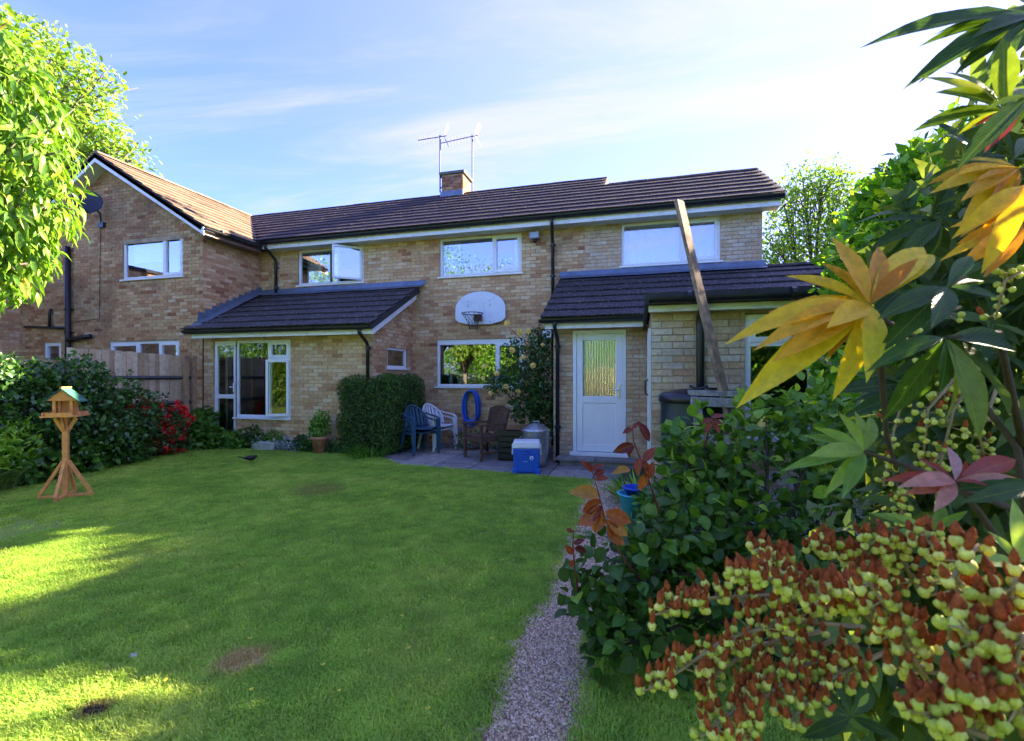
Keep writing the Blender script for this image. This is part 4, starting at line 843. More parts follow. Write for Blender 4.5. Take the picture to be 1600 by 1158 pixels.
# ------------------------------------------------------------------ garden furniture on the patio
def mono_chair(name, label, mat, loc, rz, group):
    """moulded plastic armchair facing +x"""
    t = thing(name, label, 'chair', (0, 0, 0), group)
    s = MB(); n = 9
    # dished seat
    for i in range(n):
        for j in range(n):
            u, v = i / (n - 1), j / (n - 1); x = -0.20 + 0.42 * u; y = (-0.225 + 0.45 * v) * (0.92 + 0.08 * u); z = 0.415 + 0.03 * (2 * v - 1) ** 2 - 0.018 * math.sin(u * math.pi) + (0.0 if u < 0.9 else -0.02 * (u - 0.9) * 10) + 0.015 * u
            s.v.append((x, y, z))
    s.f += [(i * n + j, (i + 1) * n + j, (i + 1) * n + j + 1, i * n + j + 1) for i in range(n - 1) for j in range(n - 1)]; s.t = [0.5] * len(s.f)
    o = s.build('seat', mat, t, True); md = o.modifiers.new('thick', 'SOLIDIFY'); md.thickness = 0.012
    # back shell: rounded top rim, slats
    def bk(a, z):                           # a in -1..1 across, z height
        return Vector((-0.20 - 0.16 * (z - 0.42) / 0.42 + 0.10 * a * a, 0.235 * a * (1.0 + 0.06 * (z - 0.42)), z))
    rim = [bk(-1, 0.44 + 0.02 * k) for k in range(10)] + [bk(-1 + 0.1 * k, 0.63 + 0.21 * math.sin(math.pi * k / 20) ** 0.8) for k in range(1, 20)] + [bk(1, 0.62 - 0.02 * k) for k in range(10)]
    MB().tube(rim, 0.02, 8).build('back_rim', mat, t, True)
    for a in (-0.66, -0.4, -0.13, 0.13, 0.4, 0.66):
        m = MB(); k = 6; zt = 0.63 + 0.21 * math.sin(math.pi * (a + 1) / 2) ** 0.8
        for i in range(k + 1):
            z = 0.42 + (zt - 0.42) * i / k
            for da in (-0.095, 0.095): m.v.append(bk(a + da, z))
        m.f += [(2 * i, 2 * i + 1, 2 * i + 3, 2 * i + 2) for i in range(k)]; m.t = [0.5] * k
        o = m.build('back_slat', mat, t, True); md = o.modifiers.new('thick', 'SOLIDIFY'); md.thickness = 0.01
    for sy in (-1, 1):
        P = [bk(sy, 0.70) + Vector((0.0, 0, 0.0)), (-0.14, sy * 0.265, 0.665), (0.02, sy * 0.275, 0.65), (0.17, sy * 0.272, 0.635), (0.235, sy * 0.268, 0.60)]
        m = MB()
        for p, q in zip(P[:-1], P[1:]): m.bar(p, q, 0.055, 0.022)
        m.build('arm', mat, t, bevel=0.006)
        m = MB(); m.bar((0.24, sy * 0.268, 0.61), (0.265, sy * 0.278, 0.0), 0.062, 0.05, (1, 0, 0), w2=0.042, h2=0.036); m.build('leg', mat, t, bevel=0.006)
        m = MB(); m.bar((-0.19, sy * 0.24, 0.43), (-0.30, sy * 0.262, 0.0), 0.062, 0.06, (1, 0, 0), w2=0.04, h2=0.036); m.build('leg', mat, t, bevel=0.006)
        m = MB(); m.prism([(-0.20, sy * 0.228, 0.425), (0.235, sy * 0.25, 0.425), (0.25, sy * 0.25, 0.33), (0.19, sy * 0.25, 0.375), (-0.15, sy * 0.23, 0.375), (-0.22, sy * 0.23, 0.33)], (0, sy * 0.012, 0)); m.build('apron', mat, t)
    t.location = loc; t.rotation_euler = (0, 0, R(rz)); return t
def copy_tree(o, par=None):
    c = o.copy(); COL.objects.link(c)
    if par is not None: c.parent = par
    for ch in list(o.children): copy_tree(ch, c)
    return c
M_bluech = stuffmat('dark_blue_plastic', (0.022, 0.075, 0.135), 0.45, var=0.15, bmp=0.03)
M_whitech = stuffmat('white_plastic', (0.66, 0.68, 0.72), 0.45, var=0.06, bmp=0.03)
cb1 = mono_chair('plastic_chair', 'dark blue plastic garden armchair, lower one of the blue stack by the hedge', M_bluech, (-4.17, 8.42, 0), -34, 'stacked plastic garden chairs')
cb2 = copy_tree(cb1); cb2.location = (-4.14, 8.40, 0.075); tag(cb2, 'dark blue plastic garden armchair, upper one of the blue stack by the hedge')
cw1 = mono_chair('plastic_chair', 'white plastic garden armchair, lower one of the white stack behind the blue chairs', M_whitech, (-4.05, 8.98, 0), -28, 'stacked plastic garden chairs')
cw2 = copy_tree(cw1); cw2.location = (-4.02, 8.96, 0.075); tag(cw2, 'white plastic garden armchair, upper one of the white stack behind the blue chairs')
M_teak = stuffmat('weathered_hardwood', (0.095, 0.048, 0.027), 0.7, var=0.35, scale=16, bmp=0.4, bscale=50)
ac = thing('wooden_chair', 'brown slatted hardwood garden armchair with an arched back', 'armchair', (0, 0, 0))
W_ = 0.29
for sy in (-1, 1):
    MB().bar((0.24, sy * W_, 0), (0.24, sy * W_, 0.62), 0.05, 0.05, (1, 0, 0)).build('leg', M_teak, ac, bevel=0.004)
    m = MB(); m.bar((-0.24, sy * W_, 0), (-0.22, sy * W_, 0.43), 0.05, 0.045, (1, 0, 0)); m.bar((-0.22, sy * W_, 0.43), (-0.33, sy * W_, 0.88), 0.05, 0.045, (1, 0, 0)); m.build('leg', M_teak, ac, bevel=0.004)
    MB().bar((-0.27, sy * W_, 0.635), (0.29, sy * W_, 0.635), 0.065, 0.026).build('arm', M_teak, ac, bevel=0.005)
    MB().bar((-0.22, sy * W_, 0.37), (0.24, sy * W_, 0.37), 0.03, 0.07).build('rail', M_teak, ac, bevel=0.003); MB().bar((-0.23, sy * W_, 0.14), (0.24, sy * W_, 0.14), 0.03, 0.045).build('stretcher', M_teak, ac, bevel=0.003)
MB().bar((0.245, -W_, 0.37), (0.245, W_, 0.37), 0.03, 0.07).build('rail', M_teak, ac, bevel=0.003)
for i in range(6): x = -0.19 + i * 0.085; z = 0.425 - 0.012 * math.sin(i / 5 * math.pi); MB().bar((x, -W_ + 0.01, z), (x, W_ - 0.01, z), 0.062, 0.02, (0, 0, 1)).build('seat_slat', M_teak, ac, bevel=0.003)
MB().bar((-0.235, -W_, 0.49), (-0.235, W_, 0.49), 0.03, 0.05).build('back_rail', M_teak, ac, bevel=0.003)
pts = [(-0.325 - 0.012 * math.cos(k / 10 * math.pi - math.pi / 2), -W_ - 0.02 + (2 * W_ + 0.04) * k / 10, 0.85 + 0.07 * math.sin(math.pi * k / 10)) for k in range(11)]
m = MB()
for p, q in zip(pts[:-1], pts[1:]): m.bar(p, q, 0.03, 0.075)
m.build('back_top', M_teak, ac, bevel=0.004)
for i in range(9):
    y = -W_ + 0.06 + i * (2 * W_ - 0.12) / 8; zt = 0.83 + 0.07 * math.sin(math.pi * (y + W_) / (2 * W_)); MB().bar((-0.237, y, 0.50), (-0.322, y, zt), 0.036, 0.014, (1, 0, 0)).build('back_slat', M_teak, ac, bevel=0.002)
ac.location = (-2.75, 8.2, 0); ac.rotation_euler = (0, 0, R(230))
# blue hose coiled over its hook on the wall
M_hose = tintmat('blue_hose', [(0, (0.012, 0.06, 0.42)), (1, (0.05, 0.20, 0.78))], 0.4, 0.1, bmp=0)
hs = thing('garden_hose', 'bright blue hose coiled in an upright loop against the wall behind the wooden chair', 'hose', (-3.55, 9.7, 0.4))
m = MB()
for k in range(13):
    P = []; rx, rz_ = 0.165 + random.uniform(-0.075, 0.035), 0.37 + random.uniform(-0.04, 0.03); ox, oy = random.uniform(-0.015, 0.015), 9.56 + k * 0.018; top = 1.19
    for i in range(28):
        a = 2 * math.pi * i / 28; z = math.cos(a); wx = math.copysign(abs(math.sin(a)) ** 0.75, math.sin(a)) * (1 - 0.12 * max(0, z))
        P.append((-3.55 + ox + rx * wx, oy + 0.01 * math.sin(3 * a + k), top - rz_ + rz_ * z))
    m.tube(P, 0.0115, 6, tint=random.random(), closed=True)
m.build('coil', M_hose, hs, True)
MB().tube([(-3.55, 9.79, 1.13), (-3.55, 9.62, 1.14), (-3.55, 9.58, 1.19)], 0.012, 8).build('hook', M_black, hs)
MB().tube([(-3.6, 9.6, 0.5), (-3.75, 9.45, 0.30), (-3.9, 9.3, 0.12), (-3.7, 9.2, 0.03), (-3.4, 9.25, 0.02)], 0.0095, 6).build('tail', M_hose, hs, True)
# galvanised bin
m, t, bs, o = newmat('galvanised_steel'); v = t.nodes.new('ShaderNodeTexVoronoi'); v.inputs['Scale'].default_value = 38; g2 = t.nodes.new('ShaderNodeNewGeometry'); t.links.new(g2.outputs['Position'], v.inputs['Vector'])
c = ramp_node(t, [(0, (0.30, 0.34, 0.36)), (1, (0.52, 0.56, 0.58))], v.outputs['Distance']).outputs[0]; t.links.new(c, bs.inputs['Base Color']); bs.inputs['Metallic'].default_value = 0.85; bs.inputs['Roughness'].default_value = 0.38; M_galv = m
bn = thing('dustbin', 'galvanised steel dustbin with ribbed conical lid behind the blue cool box', 'dustbin', (-1.68, 7.72, 0))
b0 = (-1.68, 7.72, 0)
m = MB(); prof = [(0, 0.01), (0.185, 0.01), (0.19, 0.03)] + [(0.192 + 0.033 * z / 0.56 + (0.006 if k % 2 else 0.0), 0.04 + z) for k, z in enumerate([0.0, 0.05, 0.07, 0.28, 0.30, 0.32, 0.50, 0.53])] + [(0.232, 0.585), (0.222, 0.585)]
m.lathe(prof, b0, 36); m.build('body', M_galv, bn, True)
m = MB(); V = []; nn = 64
prof = [(0.0, 0.715), (0.05, 0.712), (0.09, 0.695), (0.20, 0.63), (0.235, 0.61), (0.24, 0.58), (0.232, 0.58)]
for r_, z in prof:
    for k in range(nn):
        w_ = 0.006 * max(0, math.cos(k / nn * 2 * math.pi * 16)) if 0.06 < r_ < 0.22 else 0; a = 2 * math.pi * k / nn; V.append((b0[0] + r_ * math.cos(a), b0[1] + r_ * math.sin(a), z + w_))
m.add(V, [(i * nn + k, i * nn + (k + 1) % nn, (i + 1) * nn + (k + 1) % nn, (i + 1) * nn + k) for i in range(len(prof) - 1) for k in range(nn)]); m.build('lid', M_galv, bn, True)
MB().tube([(b0[0] - 0.055, b0[1], 0.71), (b0[0] - 0.05, b0[1], 0.745), (b0[0] + 0.05, b0[1], 0.745), (b0[0] + 0.055, b0[1], 0.71)], 0.008, 8).build('handle', M_galv, bn, True)
for sx in (-1, 1): MB().tube([(b0[0] + sx * 0.225, b0[1] - 0.06, 0.49), (b0[0] + sx * 0.265, b0[1] - 0.05, 0.47), (b0[0] + sx * 0.265, b0[1] + 0.05, 0.47), (b0[0] + sx * 0.225, b0[1] + 0.06, 0.49)], 0.008, 8).build('handle', M_galv, bn, True)
# cool box
M_cool = stuffmat('blue_coolbox_plastic', (0.012, 0.095, 0.50), 0.4, var=0.06, bmp=0.05, bscale=300)
M_coolw = stuffmat('white_coolbox_plastic', (0.72, 0.74, 0.78), 0.4, var=0.04, bmp=0.02)
cl = thing('cool_box', 'bright blue cool box with white lid standing on the patio slabs', 'cool box', (0, 0, 0))
def taper(mb, x0, y0, z0, x1, y1, z1):
    V = [(-x0, -y0, z0), (x0, -y0, z0), (x0, y0, z0), (-x0, y0, z0), (-x1, -y1, z1), (x1, -y1, z1), (x1, y1, z1), (-x1, y1, z1)]
    return mb.add(V, [(3, 2, 1, 0), (4, 5, 6, 7), (0, 1, 5, 4), (1, 2, 6, 5), (2, 3, 7, 6), (3, 0, 4, 7)])
taper(MB(), 0.185, 0.145, 0.012, 0.195, 0.152, 0.36).build('body', M_cool, cl, bevel=0.022)
for sx in (-1, 1): MB().box(sx * 0.165 - 0.04, sx * 0.165 + 0.04, -0.158, 0.158, 0.0, 0.075).build('foot', M_cool, cl, bevel=0.014)
taper(MB(), 0.205, 0.162, 0.355, 0.19, 0.15, 0.455).build('lid', M_coolw, cl, bevel=0.016)
for z in (0.33, 0.285): MB().tube([(-0.085 + (0.33 - z) * 0.3, -0.148, z), (0.055 - (0.33 - z) * 0.3, -0.148, z)], 0.011, 8).build('finger_groove', M_cool, cl, True)
for sx in (-1, 1): MB().box(sx * 0.2, sx * 0.217, -0.055, 0.055, 0.30, 0.40).build('swing_handle', M_coolw, cl, bevel=0.006) if False else MB().bar((sx * 0.208, -0.06, 0.40), (sx * 0.208, -0.06, 0.27), 0.022, 0.016).bar((sx * 0.208, 0.06, 0.40), (sx * 0.208, 0.06, 0.27), 0.022, 0.016).bar((sx * 0.208, -0.07, 0.27), (sx * 0.208, 0.07, 0.27), 0.022, 0.02).build('handle', M_coolw, cl)
em = MB(); V = [(0.075 + 0.028 * math.cos(a), -0.1512, 0.225 + 0.028 * math.sin(a)) for a in [2 * math.pi * k / 20 for k in range(20)]]; em.add(V, [tuple(range(20))]); em.build('emblem', M_coolw, cl)
em = MB(); V = [(0.075 + 0.012 * math.cos(a), -0.1524, 0.217 + 0.015 * math.sin(a)) for a in [2 * math.pi * k / 16 for k in range(16)]]; em.add(V, [tuple(range(16))]); em.build('emblem_swirl', M_cool, cl)
em = MB(); 
for k, (x, w_) in enumerate(((-0.03, 0.022), (0.0, 0.03))): em.add([(x - w_ / 2, -0.1512, 0.168), (x + w_ / 2, -0.1512, 0.168 + 0.004 * k), (x + w_ / 2, -0.1512, 0.18 + 0.004 * k), (x - w_ / 2, -0.1512, 0.178)], [(0, 1, 2, 3)])
em.build('lettering', stuffmat('pale_blue_print', (0.25, 0.45, 0.75), 0.5, bmp=0), cl)
cl.location = (-1.71, 7.17, 0.0); cl.rotation_euler = (0, 0, R(12)); cl.scale = (1.06, 1.06, 1.1)
# black slatted planter box between chair and bin
bx = thing('planter_box', 'black slatted planter crate at the foot of the rose bush', 'planter', (-2.1, 8.3, 0))
for k in range(5): MB().box(-2.42, -1.86, 7.985, 8.0, 0.05 + k * 0.10, 0.13 + k * 0.10).build('slat', M_black, bx); MB().box(-1.86, -1.845, 8.0, 8.5, 0.05 + k * 0.10, 0.13 + k * 0.10).build('slat', M_black, bx)
MB().box(-2.40, -1.87, 8.01, 8.48, 0.0, 0.50).build('soil_fill', M_soil, bx)
for x in (-2.42, -1.86): MB().box(x - 0.02, x + 0.02, 8.0, 8.03, 0, 0.56).build('corner_post', M_black, bx)
# terracotta pot (its plant comes with the greenery)
M_terra = stuffmat('terracotta', (0.42, 0.17, 0.09), 0.85, var=0.2, bmp=0.3, dirt=(0.5, 0.36, 0.28), dscale=9)
tp = thing('terracotta_pot', 'tall terracotta pot at the edge of the lawn below the lounge wall', 'pot', (-6.02, 7.86, 0))
MB().lathe([(0, 0), (0.105, 0), (0.145, 0.27), (0.158, 0.275), (0.162, 0.33), (0.145, 0.335), (0.14, 0.28), (0, 0.27)], (-6.02, 7.86, 0), 28).build('body', M_terra, tp, True)
# long shallow trough in the bed
tr_ = thing('stone_trough', 'low pale trough half hidden in the bed under the lounge window', 'trough', (-7.45, 8.0, 0))
MB().box(-7.65, -7.1, 7.86, 8.06, 0.0, 0.17).build('trough', M_stone, tr_, bevel=0.02)
# buckets by the path
M_cyan = stuffmat('turquoise_plastic', (0.04, 0.42, 0.58), 0.4, var=0.08, bmp=0.03); M_blue2 = stuffmat('blue_plastic', (0.01, 0.06, 0.50), 0.4, var=0.1, bmp=0.03)
bk_ = thing('bucket', 'turquoise plastic bucket standing beside the gravel path', 'bucket', (-0.06, 5.15, 0)); c0 = (-0.06, 5.15, 0)
MB().lathe([(0, 0.005), (0.12, 0.005), (0.155, 0.245), (0.175, 0.25), (0.175, 0.265), (0.152, 0.265), (0.12, 0.02), (0, 0.02)], c0, 30).build('body', M_cyan, bk_, True)
tub = thing('bucket', 'deep blue plastic tub resting inside the turquoise bucket', 'tub', (-0.04, 5.15, 0.2))
MB().lathe([(0, 0.0), (0.08, 0.0), (0.13, 0.10), (0.14, 0.10), (0.14, 0.115), (0.12, 0.115), (0.07, 0.01)], (-0.04, 5.15, 0.215), 26).build('body', M_blue2, tub, True)
# water butt, trestle and plank by the extension
M_dgreen = stuffmat('dark_green_plastic', (0.010, 0.028, 0.022), 0.45, var=0.2, bmp=0.05)
wb = thing('water_butt', 'dark green ribbed water butt under the black downpipe', 'water butt', (0.50, 5.06, 0)); w0 = (0.50, 5.06, 0)
pr = [(0, 0), (0.24, 0.0)]
for k in range(5): z = 0.05 + k * 0.24; pr += [(0.245 + 0.012 * k, z), (0.257 + 0.012 * k, z + 0.02), (0.247 + 0.012 * k, z + 0.04)]
pr += [(0.295, 1.24)]
MB().lathe(pr, w0, 32).build('body', M_dgreen, wb, True)
MB().lathe([(0.305, 1.235), (0.315, 1.25), (0.315, 1.30), (0.29, 1.33), (0.12, 1.37), (0, 1.375)], w0, 32).build('lid', M_black, wb, True)
M_oldw = stuffmat('weathered_grey_wood', (0.30, 0.285, 0.26), 0.95, var=0.4, scale=20, bmp=0.9, bscale=35, dirt=(0.07, 0.06, 0.05), dscale=6)
tz = thing('trestle', 'weathered grey timber trestle in front of the extension', 'trestle', (0.68, 4.7, 0))
MB().bar((0.46, 4.72, 1.345), (0.90, 4.80, 1.335), 0.20, 0.05).build('top_board', M_oldw, tz, bevel=0.006); MB().bar((0.455, 4.62, 1.27), (0.91, 4.70, 1.25), 0.05, 0.085).build('front_board', M_oldw, tz, bevel=0.006)
for x, y in ((0.52, 4.66), (0.84, 4.72), (0.52, 4.86), (0.84, 4.9)): MB().box(x - 0.035, x + 0.035, y - 0.03, y + 0.03, 0, 1.23).build('leg', M_oldw, tz)
MB().bar((0.46, 4.63, 0.92), (0.9, 4.69, 0.92), 0.03, 0.09).build('cross_board', M_oldw, tz)
m = MB()
m.tube([(0.47, 4.74, 1.40), (0.50, 4.72, 1.385), (0.56, 4.74, 1.385), (0.60, 4.74, 1.40), (0.62, 4.75, 1.385), (0.70, 4.78, 1.38)], 0.012, 8); m.tube([(0.52, 4.68, 1.38), (0.6, 4.76, 1.40), (0.64, 4.70, 1.38)], 0.011, 8); m.blob((0.465, 4.74, 1.405), (0.014, 0.014, 0.014)); m.blob((0.605, 4.74, 1.41), (0.013, 0.013, 0.013))
tag(m.build('iron_bar', M_black, None, True), 'twisted black iron rods lying on the trestle top', 'iron bar')
M_plank = stuffmat('old_plank', (0.28, 0.19, 0.12), 0.9, var=0.45, scale=13, bmp=0.8, bscale=45, dirt=(0.075, 0.06, 0.045), dscale=4)
pk = MB(); a, b = Vector((0.93, 4.66, 0.55)), Vector((0.37, 4.88, 3.22)); d = (b - a).normalized(); nn = 14
tag(None, None) if False else None
xs = Vector((0.60, 0.80, 0)); xs = (xs - d * xs.dot(d)).normalized(); zs = d.cross(xs).normalized(); V = []
for i in range(nn + 1):
    c_ = a + (b - a) * i / nn; bow = 0.012 * math.sin(math.pi * i / nn)
    for sx, sz in ((-1, -1), (1, -1), (1, 1), (-1, 1)): V.append(c_ + xs * (sx * (0.062 + random.uniform(-0.004, 0.004))) + zs * (sz * 0.019 + bow))
F = [(4 * i + k, 4 * i + (k + 1) % 4, 4 * i + 4 + (k + 1) % 4, 4 * i + 4 + k) for i in range(nn) for k in range(4)] + [(3, 2, 1, 0), tuple(4 * nn + k for k in range(4))]
pk.add(V, F); tag(pk.build('plank', M_plank, None, bevel=0.004), 'long weathered timber plank leaning up past the extension roof', 'plank')

# ------------------------------------------------------------------ things fixed to the houses
M_rim = stuffmat('dark_rim_steel', (0.05, 0.035, 0.03), 0.6, metal=0.5); M_rust = stuffmat('rusty_bracket', (0.16, 0.06, 0.03), 0.8, var=0.3)
M_board = stuffmat('backboard_white', (0.66, 0.71, 0.78), 0.5, var=0.05, scale=3, bmp=0.03, dirt=(0.55, 0.60, 0.66), dscale=5)
bh = thing('basketball_hoop', 'white rounded basketball backboard with rusty hoop fixed to the brick wall', 'basketball hoop', (-3.36, 9.75, 2.6))
P = []
for k in range(25):
    a = math.pi * k / 24; P.append((-3.36 + 0.575 * math.cos(a), 2.94 + 0.40 * math.sin(a) ** 0.9 if False else 2.97 + 0.38 * math.sin(a)))
P = [(-3.36 + 0.575, 2.76)] + P + [(-3.36 - 0.575, 2.76), (-3.36 - 0.50, 2.69), (-3.36 - 0.25, 2.63), (-3.36 + 0.25, 2.63), (-3.36 + 0.50, 2.69)]
MB().prism([(x, 9.70, z) for x, z in P], (0, 0.04, 0)).build('backboard', M_board, bh, bevel=0.006)
MB().box(-3.7, -3.62, 9.74, 9.79, 2.75, 3.2).box(-3.1, -3.02, 9.74, 9.79, 2.75, 3.2).build('batten', M_oldw, bh)
for x, z in ((-3.63, 3.14), (-3.63, 3.04), (-3.13, 3.14), (-3.13, 3.04), (-3.13, 2.68)): MB().blob((x, 9.698, z), (0.012, 0.006, 0.012), 8, 5).build('bolt', M_black, bh)
hc = Vector((-3.42, 9.38, 2.83))
MB().tube([hc + Vector((0.225 * math.cos(a), 0.225 * math.sin(a), 0)) for a in [2 * math.pi * k / 28 for k in range(28)]], 0.009, 8, closed=True).build('rim', M_rim, bh, True)
MB().box(-3.47, -3.30, 9.60, 9.70, 2.70, 2.82).bar((-3.42, 9.60, 2.80), (-3.42, 9.55, 2.83), 0.10, 0.02).build('bracket', M_rust, bh, bevel=0.004)
m = MB(); nn = 12
for k in range(nn):
    for s in (1, -1):
        pts = []
        for i in range(5):
            r_ = [0.222, 0.17, 0.125, 0.10, 0.092][i]; a = 2 * math.pi * (k + s * i * 0.5) / nn; pts.append(hc + Vector((r_ * math.cos(a) + 0.03 * i / 4, r_ * math.sin(a), -0.085 * i)))
        m.tube(pts, 0.0035, 4, cap=False)
m.build('net', M_rim, bh)
fl_ = thing('floodlight', 'small grey floodlight fixed under the eaves beside the upper window', 'floodlight', (-2.12, 9.7, 4.4))
MB().box(-2.24, -2.02, 9.60, 9.66, 4.38, 4.53).build('housing', stuffmat('grey_lamp', (0.16, 0.17, 0.18), 0.5), fl_, bevel=0.01); MB().box(-2.22, -2.04, 9.594, 9.602, 4.40, 4.51).build('lens', stuffmat('lamp_glass', (0.32, 0.36, 0.38), 0.15), fl_)
MB().blob((-2.13, 9.65, 4.34), (0.05, 0.05, 0.045)).build('sensor', M_black, fl_, True); MB().box(-2.17, -2.09, 9.66, 9.79, 4.38, 4.46).build('bracket', M_black, fl_)
tag(MB().box(-1.98, -1.78, 9.73, 9.785, 2.28, 2.46).build('wall_vent', M_white, None, bevel=0.01), 'small white vent box on the wall above the rose bush', 'vent')
# satellite dish
sd_ = thing('satellite_dish', 'black satellite dish on the gable of the neighbouring house', 'satellite dish', (-12.3, 7.9, 5.3))
Md = Matrix.Translation((-12.12, 7.80, 5.45)) @ Matrix.Rotation(R(40), 4, 'Z') @ Matrix.Rotation(R(78), 4, 'X')
m = MB(Md); m.lathe([(0, 0.0), (0.1, 0.006), (0.2, 0.024), (0.28, 0.05), (0.285, 0.05), (0.2, 0.012), (0, -0.012)], (0, 0, 0), 30); m.build('reflector', M_black, sd_, True)
MB().tube([(-12.10, 7.84, 5.22), (-11.95, 7.6, 5.20), (-11.80, 7.42, 5.27)], 0.016, 8).blob((-11.79, 7.41, 5.30), (0.045, 0.04, 0.05)).build('arm', M_black, sd_)
MB().tube([(-12.12, 7.82, 5.42), (-12.13, 8.05, 5.30), (-12.16, 8.10, 5.05)], 0.02, 8).box(-12.24, -12.08, 8.08, 8.145, 4.98, 5.1).build('mount', M_black, sd_)
# television aerials on the chimney
M_alu = stuffmat('aerial_aluminium', (0.09, 0.09, 0.095), 0.6, bmp=0)
M_dk = stuffmat('aerial_mast', (0.05, 0.05, 0.055), 0.6, bmp=0)
def aerial(label, mx, my, zb, zt, ang, L_, n, tilt):
    a = thing('tv_aerial', label, 'aerial', (mx, my, zb)); d = Vector((math.cos(ang) * math.cos(tilt), math.sin(ang) * math.cos(tilt), math.sin(tilt))); p = Vector((-math.sin(ang), math.cos(ang), 0)); top = Vector((mx, my, zt))
    MB().tube([(mx, my, zb), (mx, my, zt + 0.04)], 0.02, 8).build('mast', M_dk, a); MB().tube([top - d * 0.18, top + d * L_], 0.012, 6).build('boom', M_dk, a)
    for k in range(n): c = top + d * (0.12 + (L_ - 0.16) * k / (n - 1)); h_ = Vector((0, 0, 0.12 + 0.03 * (k % 2))); MB().tube([c - h_, c + h_], 0.006, 5).build('element', M_alu, a)
    for s in (1, -1): MB().add([top - d * 0.12 + Vector((0, 0, 0.03 * s)) - p * 0.12, top - d * 0.12 + Vector((0, 0, 0.03 * s)) + p * 0.12, top - d * 0.24 + p * 0.12 + Vector((0, 0, 0.30 * s)), top - d * 0.24 - p * 0.12 + Vector((0, 0, 0.30 * s))], [(0, 1, 2, 3)]).build('reflector', M_alu, a)
    for z in (zb + 0.12, zb + 0.4): MB().bar((mx, my, z), (mx + (0.12 if mx < -5 else -0.08), my, z), 0.03, 0.03).build('bracket', M_dk, a)
    return a
aerial('tall tv aerial on the left side of the chimney, pointing left', -5.36, 12.1, 6.62, 8.16, R(195), 0.62, 8, R(-9))
aerial('tall tv aerial on the right side of the chimney, pointing left', -4.62, 12.68, 6.20, 8.36, R(176), 1.0, 9, R(-2))
# blackbird on the lawn
M_bird = stuffmat('black_feathers', (0.012, 0.011, 0.011), 0.6, var=0.3, bmp=0.1)
bd = thing('blackbird', 'small black bird foraging on the lawn', 'bird', (0, 0, 0))
m = MB(); prof = [(-0.13, 0.065, 0.006), (-0.10, 0.068, 0.014), (-0.06, 0.072, 0.028), (-0.02, 0.072, 0.038), (0.03, 0.076, 0.038), (0.06, 0.086, 0.028), (0.075, 0.096, 0.022), (0.09, 0.100, 0.023), (0.105, 0.098, 0.016), (0.113, 0.095, 0.006)]
m.tube([(x, 0, z) for x, z, r_ in prof], [r_ for *_, r_ in prof], 12); m.build('body', M_bird, bd, True)
MB().prism([(-0.10, -0.012, 0.068), (-0.10, 0.012, 0.068), (-0.21, 0.022, 0.085), (-0.21, -0.022, 0.085)], (0, 0, 0.006)).build('tail', M_bird, bd)
MB().tube([(0.11, 0, 0.095), (0.14, 0, 0.091)], [0.006, 0.001], 6).build('beak', stuffmat('orange_beak', (0.6, 0.25, 0.03), 0.5, bmp=0), bd)
for s in (1, -1): MB().tube([(0.0, s * 0.018, 0.045), (0.01, s * 0.02, 0.02), (0.0, s * 0.02, 0.0)], 0.004, 5).build('leg', M_bird, bd); MB().blob((-0.02, s * 0.034, 0.075), (0.075, 0.010, 0.024), 10, 6).build('wing', M_bird, bd, True)
bd.location = (-6.45, 6.62, 0.012); bd.rotation_euler = (0, 0, R(5)); bd.scale = (1.15,) * 3
# ------------------------------------------------------------------ greenery
def at(x, y, dep):                    # a point seen at (x, y) of the photograph at the given depth
    l, u = (x - 800) / 735, (588 - y) / 735
    return Vector(((l * CS - SN) * dep, (l * SN + CS) * dep, 1.5 + u * dep))
def tmpl(rows, fold=0.25, droop=0.15, wave=0.0):
    """leaf along +Y, one unit long; rows: (t, half width)"""
    V = []; F = []; idx = []
    for t, w in rows:
        z = -droop * t * t
        if w == 0: V.append((0, t, z)); idx.append((len(V) - 1,))
        else:
            q = wave * math.sin(t * 17)
            V += [(-w, t, z + fold * w + q), (0, t, z), (w, t, z + fold * w - q)]; idx.append((len(V) - 3, len(V) - 2, len(V) - 1))
    for a, b in zip(idx[:-1], idx[1:]):
        if len(a) == 1 and len(b) == 3: F += [(a[0], b[1], b[0]), (a[0], b[2], b[1])]
        elif len(a) == 3 and len(b) == 1: F += [(a[0], a[1], b[0]), (a[1], a[2], b[0])]
        else: F += [(a[0], a[1], b[1]), (a[0], b[1], b[0]), (a[1], a[2], b[2]), (a[1], b[2], b[1])]
    return np.array(V, float), np.array(F, int)
T_tiny = tmpl([(0, 0), (0.45, 0.28), (1, 0)], 0.3, 0.1)
T_oval = tmpl([(0, 0), (0.22, 0.26), (0.6, 0.30), (1, 0)], 0.25, 0.18)
T_round = tmpl([(0, 0), (0.15, 0.25), (0.45, 0.38), (0.75, 0.28), (1, 0)], 0.3, 0.22)
T_lance = tmpl([(0, 0), (0.25, 0.13), (0.55, 0.155), (1, 0)], 0.35, 0.45)
T_needle = tmpl([(0, 0), (0.4, 0.05), (1, 0)], 0.2, 0.2)
T_strap = tmpl([(0, 0.03), (0.35, 0.035), (0.7, 0.03), (1, 0)], 0.3, 0.55)
T_hero = [tmpl([(0, 0.012), (0.06, 0.025), (0.15, 0.07), (0.3, 0.125), (0.45, 0.155), (0.6, 0.15), (0.75, 0.115), (0.88, 0.06), (1, 0)], f, d, w) for f, d, w in ((0.35, 0.18, 0.004), (0.2, 0.30, 0.006), (0.55, 0.10, 0.0), (0.3, 0.45, 0.005))]
def unit(a): return a / np.maximum(np.linalg.norm(a, axis=-1, keepdims=True), 1e-9)
